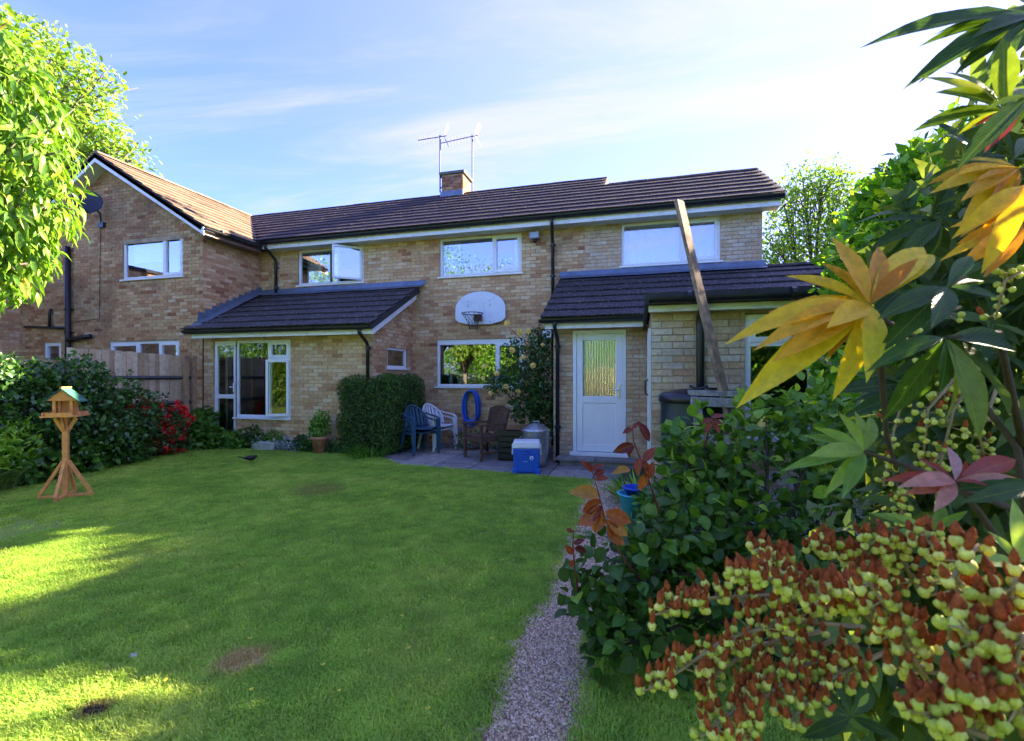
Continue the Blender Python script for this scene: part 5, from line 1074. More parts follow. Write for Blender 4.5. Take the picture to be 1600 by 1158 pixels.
def leaf_mesh(name, P, A, Nn, S, tm, mat, tint, W=1.0, smooth=False):
    tv, tf = tm; A = unit(A); X = unit(np.cross(A, Nn)); Z = np.cross(X, A); S = np.asarray(S)[:, None, None]
    V = P[:, None, :] + S * (X[:, None, :] * (tv[None, :, 0:1] * W) + A[:, None, :] * tv[None, :, 1:2] + Z[:, None, :] * tv[None, :, 2:3])
    F = tf[None] + (np.arange(len(P)) * len(tv))[:, None, None]
    return np_mesh(name, V.reshape(-1, 3), F.reshape(-1, 3), mat, np.repeat(tint, len(tf)), smooth)
def sample(blobs, n, shell=(0.55, 1.05), up=0.2, rnd=0.7, outw=0.8, nup=0.7, bump_=0.18):
    B = np.array([(*b[0], *(b[1] if hasattr(b[1], '__len__') else (b[1],) * 3)) for b in blobs], float)
    w = (B[:, 3] * B[:, 5]); i = rng.choice(len(B), n, p=w / w.sum()); D = unit(rng.normal(0, 1, (n, 3)))
    ph = rng.uniform(0, 6, (len(B), 3))[i]; lump = 1 + bump_ * np.sin(D[:, 0] * 5 + ph[:, 0]) * np.sin(D[:, 1] * 5 + ph[:, 1]) * np.sin(D[:, 2] * 4 + ph[:, 2]) * 2
    r = rng.uniform(0, 1, n) ** 0.5 * (shell[1] - shell[0]) + shell[0]
    P = B[i, :3] + D * B[i, 3:] * (r * lump)[:, None]
    A = D * outw + rng.normal(0, rnd, (n, 3)) + np.array((0, 0, up)); Nn = D * 0.5 + rng.normal(0, 0.45, (n, 3)) + np.array((0, 0, nup))
    return P, A, Nn
def foliage(par, name, blobs, n, size, tm, mat, tmean=0.5, tsd=0.22, jit=0.3, W=1.0, zmin=0.01, part=True, **kw):
    P, A, Nn = sample(blobs, n, **kw); k = P[:, 2] > zmin; P, A, Nn = P[k], A[k], Nn[k]
    me = leaf_mesh(name, P, A, Nn, size * rng.uniform(1 - jit, 1 + jit, len(P)), tm, mat, np.clip(rng.normal(tmean, tsd, len(P)), 0, 1), W)
    o = link_mesh(name, me, mat, par); o['kind'] = 'stuff'; return o
M_bark = stuffmat('bark', (0.075, 0.055, 0.04), 0.9, var=0.35, scale=20, bmp=0.7, bscale=30)
M_bark2 = stuffmat('grey_bark', (0.13, 0.11, 0.09), 0.9, var=0.35, scale=20, bmp=0.7, bscale=30)
def limbs(par, base, blobs, r0, mat=None, sub_=3, name='trunk', fork=None):
    m = MB(); base = Vector(base)
    cen = sum((Vector(b[0]) for b in blobs), Vector()) / len(blobs); f = Vector(fork) if fork else base.lerp(cen, 0.45)
    mid = base.lerp(f, 0.5) + Vector((random.uniform(-.03, .03), random.uniform(-.03, .03), 0)) * 3 * r0 / 0.05
    m.tube([base, mid, f], [r0, r0 * 0.85, r0 * 0.7], 8); o = m.build(name, mat or M_bark, par, True)
    m = MB()
    for b in blobs:
        c = Vector(b[0]); rad = b[1] if not hasattr(b[1], '__len__') else min(b[1]); k = f.lerp(c, 0.5) + Vector([random.gauss(0, 0.10 * rad) for _ in range(3)]) + Vector((0, 0, 0.12 * rad))
        m.tube([f, k, c], [r0 * 0.5, r0 * 0.3, r0 * 0.16], 6)
        for _ in range(sub_):
            e = c + Vector([random.gauss(0, 0.5 * rad) for _ in range(3)]); s_ = k.lerp(c, random.random()); m.tube([s_, s_.lerp(e, 0.5) + Vector((0, 0, 0.05 * rad)), e], [r0 * 0.18, r0 * 0.11, r0 * 0.04], 5)
    m.build('branch', mat or M_bark, par, True)
def shrub(name, label, cat, base, blobs, n, size, tm, mat, r0=0.03, group=None, stems=True, bark=None, **kw):
    t = thing(name, label, cat, base, group)
    if stems: limbs(t, base, blobs, r0, bark, name='stem')
    foliage(t, 'foliage', blobs, n, size, tm, mat, **kw); return t
GREEN_D = [(0, (0.016, 0.052, 0.013)), (0.5, (0.039, 0.115, 0.022)), (1, (0.108, 0.232, 0.040))]
GREEN_M = [(0, (0.035, 0.102, 0.015)), (0.5, (0.088, 0.232, 0.029)), (1, (0.196, 0.389, 0.047))]
GREEN_L = [(0, (0.069, 0.177, 0.019)), (0.5, (0.166, 0.362, 0.032)), (1, (0.352, 0.557, 0.056))]
L_dark = leafmat('leaf_dark', GREEN_D, 0.32, 0.22, spec=0.5); L_mid = leafmat('leaf_mid', GREEN_M, 0.42, 0.32); L_light = leafmat('leaf_light', GREEN_L, 0.45, 0.4)
L_cherry = leafmat('leaf_cherry', [(0, (0.055, 0.155, 0.018)), (0.5, (0.145, 0.285, 0.028)), (0.9, (0.26, 0.40, 0.045)), (1, (0.46, 0.38, 0.08))], 0.42, 0.42, (1.35, 1.35, 0.6))
L_ash = leafmat('leaf_ash', [(0, (0.102, 0.189, 0.029)), (0.5, (0.189, 0.319, 0.043)), (1, (0.348, 0.435, 0.072))], 0.5, 0.45)
L_box = leafmat('leaf_box', [(0, (0.023, 0.059, 0.014)), (0.5, (0.058, 0.140, 0.022)), (1, (0.166, 0.260, 0.047))], 0.45, 0.25)
L_laurel = leafmat('leaf_laurel', [(0, (0.035, 0.109, 0.013)), (0.5, (0.103, 0.253, 0.022)), (0.85, (0.293, 0.506, 0.040)), (1, (0.880, 0.900, 0.047))], 0.33, 0.42, spec=0.35)
L_silver = leafmat('leaf_silver', [(0, (0.20, 0.25, 0.26)), (1, (0.42, 0.48, 0.50))], 0.7, 0.2, (1, 1, 1))
L_red = leafmat('petal_red', [(0, (0.50, 0.015, 0.015)), (0.6, (0.80, 0.04, 0.035)), (1, (0.90, 0.13, 0.10))], 0.5, 0.4, (1.4, 0.6, 0.5))
L_yel = leafmat('petal_yellow', [(0, (0.85, 0.62, 0.12)), (1, (0.95, 0.85, 0.40))], 0.5, 0.3, (1.2, 1.1, 0.7))
L_strap = leafmat('leaf_pale_strap', [(0, (0.08, 0.17, 0.03)), (1, (0.26, 0.36, 0.12))], 0.45, 0.35)

# ---- trees
t = thing('cherry_tree', 'bright green long leaved tree reaching in from the left edge', 'tree', (-6.9, 2.2, 0))
cb = [(at(-5, 95, 4.6), 0.32), (at(38, 175, 4.6), 0.34), (at(55, 250, 4.5), 0.32), (at(48, 330, 4.5), 0.33), (at(25, 390, 4.5), 0.28), (at(-30, 180, 4.7), 0.55), (at(-20, 300, 4.6), 0.55), (at(-60, 420, 4.7), 0.40), (at(10, 420, 4.5), 0.24), (at(-90, 60, 4.8), 0.5), (at(-160, 250, 5), 0.7), (at(8, 130, 4.5), 0.3), (at(10, 240, 4.4), 0.35), (at(5, 350, 4.4), 0.33)]
limbs(t, (-6.9, 2.2, 0), cb, 0.11, M_bark2, 5)
foliage(t, 'foliage', cb, 7000, 0.128, T_lance, L_cherry, 0.5, 0.22, up=-0.9, outw=0.8, rnd=0.45, shell=(0.45, 1.12), nup=0.9)
def bigtree(name, label, base, blobs, n, size, mat, r0, tm=T_oval, bark=None, fork=None, group=None, sub_=6, **kw):
    t = thing(name, label, 'tree', base, group); limbs(t, base, blobs, r0, bark or M_bark, sub_, fork=fork); foliage(t, 'foliage', blobs, n, size, tm, mat, **kw); return t
ab = [(at(x, y, 22), r) for x, y, r in ((30, 75, 1.3), (80, 90, 1.3), (110, 130, 1.4), (150, 110, 0.8), (140, 170, 1.3), (165, 215, 1.0), (185, 235, 0.9), (100, 200, 1.8), (40, 140, 2.0), (205, 250, 0.8), (60, 230, 2.0), (130, 230, 1.2), (10, 60, 1.2), (-60, 120, 2.5), (-40, 230, 2.5))]
bigtree('ash_tree', 'tall feathery yellow green tree behind the gabled house', (-24.5, 16.5, 0), ab, 9500, 0.26, L_ash, 0.32, T_oval, M_bark2, fork=at(60, 330, 22), up=0.0, shell=(0.3, 1.15), bump_=0.3, W=0.8)
rb = [(at(x, y, 20), r) for x, y, r in ((1225, 320, 0.9), (1255, 290, 0.9), (1285, 285, 0.8), (1310, 285, 0.7), (1215, 380, 0.9), (1260, 350, 1.2), (1300, 340, 1.0), (1335, 300, 0.7), (1240, 400, 1.0), (1290, 400, 1.2), (1340, 370, 1.4), (1205, 410, 0.8), (1390, 330, 1.2))]
bigtree('birch_tree', 'thin twiggy tree against the bright sky behind the house end', (6.6, 24.5, 0), rb, 9000, 0.14, L_ash, 0.16, T_oval, M_bark, fork=(7.2, 22.9, 3.5), sub_=16, tmean=0.35, shell=(0.1, 1.2), bump_=0.3)
hb = [((4.6 + i * 0.75, 13.0 + random.uniform(-.4, .4), 2.3 + random.uniform(-.3, .6)), (0.75, 0.7, 1.2)) for i in range(6)]
shrub('garden_hedge', 'sunlit yellow green hedge beyond the end of the porch roof', 'hedge', (5.5, 13.0, 0), hb, 5000, 0.12, T_oval, L_light, 0.06, up=0.3, tmean=0.7)
# trees added out of view to shade the garden from the right, and trees behind the photographer that the windows mirror
sb = lambda x, y, h, r: [((x, y, h * 0.72), (r, r, h * 0.30)), ((x + r * .5, y - r * .3, h * 0.42), (r, r, h * 0.3)), ((x - r * .4, y + r * .3, h * 0.4), (r, r, h * 0.3)), ((x, y, h * 0.2), (r * 0.9, r * 0.9, h * 0.2))]
for lab, x, y, h, r in (('unseen evergreen added for shade right of the garage, nearest the house', 8.4, 9.6, 7.6, 1.9), ('unseen evergreen added for shade right of the garage, second along', 10.6, 8.4, 5.6, 1.8), ('unseen evergreen added for shade right of the garage, third along', 9.0, 5.4, 6.2, 1.8), ('unseen evergreen added for shade right of the garage, farthest forward', 6.4, 2.4, 4.2, 1.5), ('unseen evergreen added for shade at the far right corner of the garden', 12.5, 6.0, 6.0, 2.0)):
    bigtree('shade_evergreen', lab, (x, y, 0), sb(x, y, h, r), 4500, 0.22, L_dark, 0.14, T_oval, group='unseen evergreens added for shade on the right', shell=(0.5, 1.05))
for lab, x, y, h, r in (('cypress added to block the sun beyond the garage roof, left of its row', 5.55, 12.6, 6.35, .62), ('cypress added to block the sun beyond the garage roof, second of its row', 6.6, 12.9, 6.75, .72), ('cypress added to block the sun beyond the garage roof, third of its row', 7.9, 13.2, 7.3, .9), ('cypress added to block the sun beyond the garage roof, right of its row', 9.5, 13.4, 8.1, 1.1)):
    bigtree('shade_cypress', lab, (x, y, 0), [((x, y, h * .84), (r * .75, r * .75, h * .16)), ((x, y, h * .58), (r, r, h * .28)), ((x, y, h * .3), (r, r, h * .28))], 8000, 0.16, L_dark, 0.1, T_oval, group='cypresses added beyond the garage to block the sun', shell=(.3, 1.05), bump_=.06, up=.5)  # row added to block the sun and set the lit lawn patch's far edge
for lab, x, y, h, r, mt in (('broad dark green tree behind the photographer, left', -14.5, -9, 10.5, 3.6, L_mid), ('yellow green bushy tree behind the photographer', -7.0, -11, 7.6, 3.0, L_light), ('tall dark conifer like tree behind the photographer', -10.5, -14, 9.5, 2.6, L_mid), ('pale sunlit tree behind the photographer, right', -1.5, -12, 7.2, 3.0, L_light), ('golden shrub behind the photographer', -4.2, -7.5, 4.2, 2.0, L_ash), ('broad garden tree behind the photographer, far right', 5.0, -10, 8, 3.2, L_light), ('leafy tree at the far end of the neighbouring garden', -21, -6, 9, 3.5, L_mid)):
    bigtree('garden_tree', lab, (x, y, 0), sb(x, y, h, r), 30000, 0.16, mt, 0.2, T_tiny, group='trees at the far end of the garden', shell=(0.4, 1.08), bump_=0.14)

# ---- left border
bb = [((-8.75, 5.1, 1.0), (0.55, 0.75, 0.6)), ((-8.7, 6.15, 0.78), (0.45, 0.55, 0.5)), ((-8.8, 4.2, 1.15), (0.6, 0.8, 0.6)), ((-8.6, 5.6, 0.5), (0.55, 0.9, 0.5)), ((-8.7, 3.2, 1.2), (0.6, 0.8, 0.6)), ((-8.8, 5.55, 1.5), (0.32, 0.35, 0.28)), ((-8.6, 4.5, 0.45), (0.5, 0.8, 0.45)), ((-8.85, 4.7, 1.45), (0.4, 0.5, 0.3))]
shrub('viburnum_shrub', 'big dark glossy shrub filling the border behind the bird table', 'shrub', (-8.75, 5.2, 0), bb, 7500, 0.088, T_round, L_dark, 0.05, tmean=0.55, tsd=0.28, shell=(0.6, 1.08), bump_=0.22, sub_=3) if False else shrub('viburnum_shrub', 'big dark glossy shrub filling the border behind the bird table', 'shrub', (-8.75, 5.2, 0), bb, 12500, 0.068, T_round, L_dark, 0.05, tmean=0.55, tsd=0.28, shell=(0.6, 1.08), bump_=0.22)
sp = thing('climbing_shrub', 'loose arching shoots above the big shrub against the fence', 'shrub', (-9.0, 6.0, 0)); m = MB(); PP = []; AA = []
for k in range(26):
    y0 = random.uniform(4.2, 6.7); p = Vector((-8.95, y0, 1.15 if y0 < 6 else .9)); d = Vector((random.uniform(0, .3), random.uniform(-.5, .5), 1)); pts = [p.copy()]
    for i in range(7): p = p + d * random.uniform(0.07, 0.13); d = (d + Vector((random.gauss(0, .25), random.gauss(0, .3), -0.22))).normalized(); pts.append(p.copy())
    m.tube(pts, 0.004, 5)
    for q in pts[1:]:
        for _ in range(5): PP.append(q + Vector([random.gauss(0, .03) for _ in range(3)])); AA.append((random.gauss(0, 1), random.gauss(0, 1), random.gauss(0.1, .6)))
m.build('stem', M_bark, sp); PP = np.array([tuple(p) for p in PP]); k_ = len(PP)
o = link_mesh('foliage', leaf_mesh('foliage', PP, np.array(AA), rng.normal(0, .4, (k_, 3)) + (0, 0, 1), rng.uniform(.05, .09, k_), T_oval, L_mid, rng.uniform(0.2, 0.9, k_)), L_mid, sp); o['kind'] = 'stuff'
shrub('leafy_perennial', 'fresh green pointed leaved perennial at the left edge above pale straps', 'plant', (-8.35, 3.85, 0), [((-8.25, 3.9, 0.55), (0.40, 0.45, 0.4)), ((-8.35, 4.35, 0.55), (0.35, 0.35, 0.35)), ((-8.35, 3.3, 0.55), (0.4, 0.5, 0.4))], 2800, 0.10, T_lance, L_light, 0.01, tmean=0.72, up=0.9)
def straps(name, label, base, n, ln, mat, rad, tm=T_strap, W=1.0, spread=0.5):
    t = thing(name, label, 'plant', base); a = rng.uniform(0, 6.283, n); r_ = rad * np.sqrt(rng.uniform(0, 1, n)); P = np.c_[base[0] + r_ * np.cos(a), base[1] + r_ * np.sin(a), np.full(n, 0.01)]
    A = np.c_[np.cos(a) * spread + rng.normal(0, .25, n), np.sin(a) * spread + rng.normal(0, .25, n), np.ones(n)]; Nn = np.c_[-np.cos(a), -np.sin(a), np.full(n, 0.6)]
    o = link_mesh('foliage', leaf_mesh('foliage', P, A, Nn, ln * rng.uniform(.6, 1.2, n), tm, mat, rng.uniform(0, 1, n), W), mat, t); o['kind'] = 'stuff'; return t
straps('strap_leaf_plant', 'pale green strap leaved clump at the left edge of the lawn', (-8.15, 3.75, 0), 260, 0.42, L_strap, 0.28)
straps('strap_leaf_plant', 'smaller pale strap leaved clump nearer the bird table', (-8.2, 4.25, 0), 130, 0.30, L_strap, 0.2)
shrub('ground_plant', 'low broad leaved plants along the lawn edge behind the bird table', 'plant', (-8.35, 5.0, 0), [((-8.28, 4.7, 0.18), (.22, .4, .22)), ((-8.42, 5.4, 0.22), (.22, .45, .24)), ((-8.55, 6.0, 0.24), (.2, .35, .25))], 1000, 0.11, T_round, L_mid, stems=False, tmean=0.45, nup=1.2)
az = shrub('azalea_bush', 'azalea bush covered in red flowers in front of the fence', 'shrub', (-8.75, 6.65, 0), [((-8.75, 6.7, 0.60), (.30, .42, .42)), ((-8.7, 7.05, 0.45), (.26, .3, .4)), ((-8.65, 6.4, 0.25), (.22, .3, .24)), ((-8.62, 7.0, 0.2), (.22, .26, .2))], 2600, 0.05, T_oval, L_dark, 0.02, tmean=0.5, up=0.4)
P, A, Nn = sample([((-8.72, 6.62, 0.80), (.26, .36, .26)), ((-8.66, 7.02, 0.58), (.25, .27, .36)), ((-8.6, 6.9, 0.28), (.22, .26, .22)), ((-8.58, 6.25, 0.16), (.1, .12, .1)), ((-8.70, 7.15, 0.85), (.12, .14, .12))], 105, shell=(0.85, 1.08)); fcache = []
for v in range(5):
    m = MB()
    for f in range(5):
        c_ = Vector([random.gauss(0, .014) for _ in range(3)])
        for k in range(5):
            a = k * 1.2566 + random.random() * .4; d = Vector((math.cos(a), math.sin(a), random.uniform(-.1, .5))); q = Vector((-math.sin(a), math.cos(a), 0)); rot = Matrix.Rotation(random.uniform(0, 3), 3, Vector((random.random(), random.random(), .3)).normalized())
            m.add([c_, c_ + rot @ (d * .022 - q * .014), c_ + rot @ (d * .04), c_ + rot @ (d * .022 + q * .014)], [(0, 1, 2, 3)], random.random())
    fcache.append(m.mesh('flower_truss', L_red))
for i in range(len(P)):
    o = bpy.data.objects.new('flower_truss', fcache[i % 5]); COL.objects.link(o); parent_to(o, az); o.scale = (1.35,) * 3; o.location = P[i]; o.rotation_euler = (random.random() * 6, random.random() * 6, random.random() * 6)
shrub('geranium_clump', 'mound of green lobed leaves in the corner by the glazed door', 'plant', (-8.75, 7.8, 0), [((-8.8, 7.65, .3), (.35, .4, .34)), ((-9.0, 8.0, .42), (.25, .2, .38)), ((-8.55, 7.75, .2), (.25, .25, .25))], 2000, 0.085, T_round, L_mid, stems=False, tmean=0.5, nup=1.1)
# ---- bed under the lounge window
for i, (lab, x, y, h, n, mt, s_, tm_) in enumerate((('green leafy clump at the foot of the glazed door', -8.2, 7.95, .30, 900, L_mid, .08, T_round), ('dark green clump beside the pale trough', -7.75, 8.02, .42, 800, L_dark, .06, T_oval), ('small leaved clump behind the pale trough', -7.3, 8.06, .36, 700, L_mid, .05, T_oval), ('grey green sprawling plant right of the pale trough', -6.85, 7.98, .26, 800, L_silver, .045, T_lance), ('dark sprawling plant between the trough and the terracotta pot', -6.45, 8.0, .30, 700, L_dark, .06, T_oval), ('low dark plants between the terracotta pot and the hedge', -5.7, 8.0, .26, 800, L_dark, .06, T_lance))):
    shrub('border_plant', lab, 'plant', (x, y, 0), [((x, y, h * .5), (.26, .14, h * .55)), ((x + .2, y - .03, h * .3), (.22, .13, h * .35)), ((x - .2, y, h * .3), (.2, .12, h * .35))], n, s_, tm_, mt, stems=False, tmean=0.5, up=0.5)
wf = MB()
for _ in range(26):
    c_ = Vector((random.uniform(-7.6, -6.7), random.uniform(7.84, 7.98), random.uniform(.12, .28)))
    for k in range(5): a = k * 1.2566; wf.add([c_, c_ + Vector((.012 * math.cos(a - .5), -.004, .012 * math.sin(a - .5))), c_ + Vector((.017 * math.cos(a), -.006, .017 * math.sin(a))), c_ + Vector((.012 * math.cos(a + .5), -.004, .012 * math.sin(a + .5)))], [(0, 1, 2, 3)])
wf.build('white_blossom', M_whitech)['kind'] = 'stuff'
pp = shrub('potted_plant', 'airy green plant growing in the terracotta pot', 'plant', (-6.02, 7.86, 0.27), [((-6.02, 7.86, .52), (.15, .15, .2)), ((-5.95, 7.86, .66), (.12, .12, .14)), ((-6.12, 7.88, .42), (.12, .1, .12))], 700, 0.06, T_oval, L_mid, 0.008, tmean=0.7)
# ---- clipped hedge: leaves over a box with soft corners
hg = thing('clipped_hedge', 'square clipped dark green hedge at the corner of the lean-to', 'hedge', (-4.95, 8.6, 0))
hx0, hx1, hy0, hy1, hz = -5.72, -4.50, 7.98, 9.4, 1.48
n = 42000; Q = rng.uniform(-1, 1, (n, 3)); ax = rng.integers(0, 3, n); sg = np.where(rng.uniform(0, 1, n) < .5, -1, 1); Q[np.arange(n), ax] = sg; Q = Q * (np.sum(np.abs(Q) ** 9, 1) ** (-1 / 9))[:, None]
D = unit(np.sign(Q) * np.abs(Q) ** 6); dep_ = rng.uniform(-0.10, 0.045, n) + 0.06 * np.sin(Q[:, 0] * 6 + 1) * np.sin(Q[:, 2] * 7) * np.sin(Q[:, 1] * 5 + 2)
P = np.c_[(hx0 + hx1) / 2 + Q[:, 0] * (hx1 - hx0) / 2, (hy0 + hy1) / 2 + Q[:, 1] * (hy1 - hy0) / 2, hz / 2 + Q[:, 2] * hz / 2] + D * dep_[:, None]
k = P[:, 2] > 0.05; P, D = P[k], D[k]; k = len(P)
P[:, 0] += -0.06 * (P[:, 2] < 0.9) * 0
o = link_mesh('foliage', leaf_mesh('foliage', P, D * .8 + rng.normal(0, .8, (k, 3)) + (0, 0, .35), D + rng.normal(0, .6, (k, 3)) + (0, 0, .3), rng.uniform(.022, .045, k), T_tiny, L_box, np.clip(rng.normal(.5, .28, k), 0, 1), 1.3), L_box, hg); o['kind'] = 'stuff'
m = MB()
for _ in range(60):
    a, b = random.uniform(hx0 + .1, hx1 - .1), random.uniform(hy0 + .1, hy1 - .1); m.tube([(-4.95 + (a + 4.95) * .4, 8.6 + (b - 8.6) * .4, 0), (a, b, .7), (a + random.gauss(0, .05), b + random.gauss(0, .05), 1.35)], [.012, .008, .003], 5)
m.build('stem', M_bark2, hg)
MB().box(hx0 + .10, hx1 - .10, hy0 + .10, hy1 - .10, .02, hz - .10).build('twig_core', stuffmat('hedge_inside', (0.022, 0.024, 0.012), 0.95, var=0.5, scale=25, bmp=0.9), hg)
straps('grass_clump', 'rough grass and stalks at the foot of the clipped hedge', (-4.9, 7.86, 0), 220, 0.26, L_mid, 0.42, spread=0.35)
# ---- climbing rose with yellow blooms
rs = thing('rose_bush', 'tall climbing rose with yellow blooms against the kitchen window', 'rose bush', (-2.05, 9.25, 0))
rbl = [(at(x, y, d), r) for x, y, d, r in ((840, 560, 8.9, .32), (800, 590, 8.8, .26), (850, 620, 8.9, .34), (815, 640, 8.8, .22), (845, 530, 9.0, .22), (775, 598, 8.8, .20), (805, 545, 8.9, .18), (850, 660, 9.0, .28), (830, 600, 9.1, .35))]
limbs(rs, (-2.05, 9.3, 0), rbl, 0.03, M_bark, 4, 'stem', fork=(-2.0, 9.25, .55)); foliage(rs, 'foliage', rbl, 4600, 0.062, T_oval, L_dark, 0.5, 0.25, shell=(.2, 1.15), bump_=.3)
m = MB()
for x, y in ((793, 510), (813, 522), (826, 520), (775, 588), (757, 592)):
    e = at(x, y, 8.7); s_ = at(840 if y < 540 else 800, 560 if y < 540 else 600, 8.9); m.tube([s_, s_.lerp(e, .5) + Vector((0, -.03, .05)), e], .004, 5)
m.build('shoot', M_bark, rs)
m = MB()
for ring, (r_, k_, z_) in enumerate(((.045, 6, 0.0), (.034, 5, .012), (.02, 4, .02))):
    for k in range(k_):
        a = 2 * math.pi * k / k_ + ring; d = Vector((math.cos(a), math.sin(a), 0)); q = Vector((-math.sin(a), math.cos(a), 0)); m.add([d * .006 + Vector((0, 0, z_ - .01)), d * r_ * .7 - q * r_ * .55 + Vector((0, 0, z_ + .012)), d * r_ + Vector((0, 0, z_ + .02)), d * r_ * .7 + q * r_ * .55 + Vector((0, 0, z_ + .012))], [(0, 1, 2, 3)], random.random())
rme = m.mesh('rose', L_yel)
for i, (x, y) in enumerate(((793, 506), (812, 520), (826, 518), (817, 560), (776, 585), (755, 591), (757, 573), (809, 613), (767, 615), (833, 572), (800, 548), (848, 540), (790, 604))):
    o = bpy.data.objects.new('rose', rme); COL.objects.link(o); parent_to(o, rs); o.location = at(x, y, 8.62); o.rotation_euler = (R(60 + random.uniform(-25, 25)), random.uniform(-.5, .5), R(random.uniform(-10, 40))); s_ = random.uniform(.95, 1.5); o.scale = (s_,) * 3
shrub('ground_plant', 'small dark plants with pale dots under the wooden chair', 'plant', (-3.3, 9.2, 0), [((-3.4, 9.2, .15), (.4, .3, .2)), ((-2.9, 9.3, .14), (.35, .25, .2))], 900, .05, T_oval, L_dark, stems=False)

# ---- right border
lb = [(at(x, y, d), r) for x, y, d, r in ((1440, 262, 3.6, .16), (1400, 320, 3.7, .26), (1450, 330, 3.6, .36), (1360, 360, 3.8, .22), (1350, 420, 3.7, .28), (1400, 420, 3.6, .36), (1470, 430, 3.6, .42), (1345, 500, 3.6, .30), (1400, 520, 3.6, .40), (1340, 580, 3.5, .30), (1400, 620, 3.5, .42), (1480, 560, 3.6, .5), (1560, 400, 3.7, .5), (1560, 560, 3.7, .5), (1470, 700, 3.5, .5), (1330, 640, 3.4, .25), (1500, 250, 3.7, .3), (1560, 280, 3.8, .4))]
shrub('laurel_bush', 'tall bushy laurel between the yellow leaved branch and the extension window', 'shrub', (2.1, 3.9, 0), lb, 13500, 0.092, T_oval, L_laurel, 0.06, tmean=.62, tsd=.25, up=.35, shell=(.55, 1.1), bump_=.25, W=.85)
# big leafy shrub with red new shoots
lsb = [(at(x, y, d), r) for x, y, d, r in ((1200, 660, 3.0, .20), (1290, 670, 3.0, .28), (1120, 700, 2.9, .20), (1085, 745, 2.8, .17), (1060, 690, 2.9, .10), (1140, 745, 2.8, .15), (1270, 740, 2.8, .22), (1040, 840, 2.6, .14), (1080, 830, 2.6, .26), (1180, 840, 2.6, .22), (950, 900, 2.4, .17), (1020, 890, 2.4, .20), (920, 940, 2.35, .12), (975, 975, 2.3, .18), (1050, 960, 2.4, .22), (1130, 920, 2.4, .24), (1230, 900, 2.5, .25), (1300, 820, 2.7, .25), (940, 1020, 2.3, .08), (1340, 720, 2.9, .28))]
ls = thing('leafy_shrub', 'broad dark leaved shrub with red young shoots beside the gravel path', 'shrub', (0.75, 2.6, 0))
limbs(ls, (0.75, 2.75, 0), lsb, 0.035, M_bark, 3, 'stem', fork=(0.65, 2.7, .35))
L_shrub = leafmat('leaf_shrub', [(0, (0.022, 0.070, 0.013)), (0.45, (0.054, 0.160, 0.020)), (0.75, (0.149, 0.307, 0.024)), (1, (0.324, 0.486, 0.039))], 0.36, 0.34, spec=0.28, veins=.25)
T_r3 = [tmpl([(0, 0), (.1, .16), (.25, .29), (.45, .35), (.65, .30), (.85, .15), (1, 0)], f, d, .008) for f, d in ((.3, .2), (.5, .35), (.15, .1))]
def place_leaf(par, me, p, axis, nrm, size, w=1.0, name='leaf'):
    y = Vector(axis).normalized(); x = y.cross(Vector(nrm))
    if x.length < 1e-3: x = y.cross(Vector((1, 0, .1)))
    x.normalize(); z = x.cross(y)
    o = bpy.data.objects.new(name, me); COL.objects.link(o); parent_to(o, par)
    Mx = Matrix(((x.x * w, y.x, z.x, 0), (x.y * w, y.y, z.y, 0), (x.z * w, y.z, z.z, 0), (0, 0, 0, 1))); o.matrix_basis = Matrix.Translation(p) @ Mx @ Matrix.Scale(size, 4); return o
def with_uv(me, tv, tf):
    hw = np.maximum(np.abs(tv[:, 0]).max(), 1e-6); uv = np.c_[tv[:, 0] / hw * .5 + .5, tv[:, 1]]; l = me.uv_layers.new(name='leaf'); l.data.foreach_set('uv', uv[np.asarray(tf).ravel()].astype(np.float32).ravel()); return me
def variants(name, tms, mat, levels): return [[with_uv(np_mesh(name, tv, tf, mat, np.full(len(tf), lv), True), tv, tf) for lv in levels] for tv, tf in tms]
ntot = 3600; P, A, Nn = sample(lsb, ntot, shell=(.55, 1.1), up=.05, nup=1.0, bump_=.25); S = rng.uniform(.055, .095, ntot); T_ = np.clip(rng.normal(.45, .22, ntot) + (P[:, 2] - .9) * .45, 0, 1)  # higher leaves get lighter tints, imitating light on the top of the shrub
D_ = -P[:, 0] * SN + P[:, 1] * CS; X_ = 800 + 735 * (P[:, 0] * CS + P[:, 1] * SN) / D_; Y_ = 588 - 735 * (P[:, 2] - 1.5) / D_
score = S / D_ - .25 * np.abs(rng.normal(0, .05, ntot)); score[(X_ > 1330) | (Y_ > 1120) | (P[:, 2] < .02)] = -1
# leaves nearest the viewer are the ones that can be picked apart
front = np.argsort(-(score - .010 * D_))[:300]; vs_ = variants('leaf', T_r3, L_shrub, [.1, .3, .45, .6, .8, 1.0])
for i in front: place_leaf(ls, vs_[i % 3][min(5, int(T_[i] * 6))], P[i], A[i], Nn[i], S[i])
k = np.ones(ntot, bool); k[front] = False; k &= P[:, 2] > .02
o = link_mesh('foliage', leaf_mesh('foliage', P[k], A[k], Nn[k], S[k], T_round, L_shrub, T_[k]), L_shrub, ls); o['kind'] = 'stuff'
L_young = leafmat('leaf_young_red', [(0, (0.10, 0.010, 0.014)), (.4, (0.26, 0.030, 0.018)), (.7, (0.42, 0.10, 0.025)), (1, (0.50, 0.24, 0.04))], .35, .4, (1.5, .9, .5), veins=.5); vy = variants('young_leaf', T_r3, L_young, [.1, .3, .5, .75, 1.0])
L_shoot = stuffmat('red_shoot', (0.14, 0.035, 0.03), .6, bmp=0)
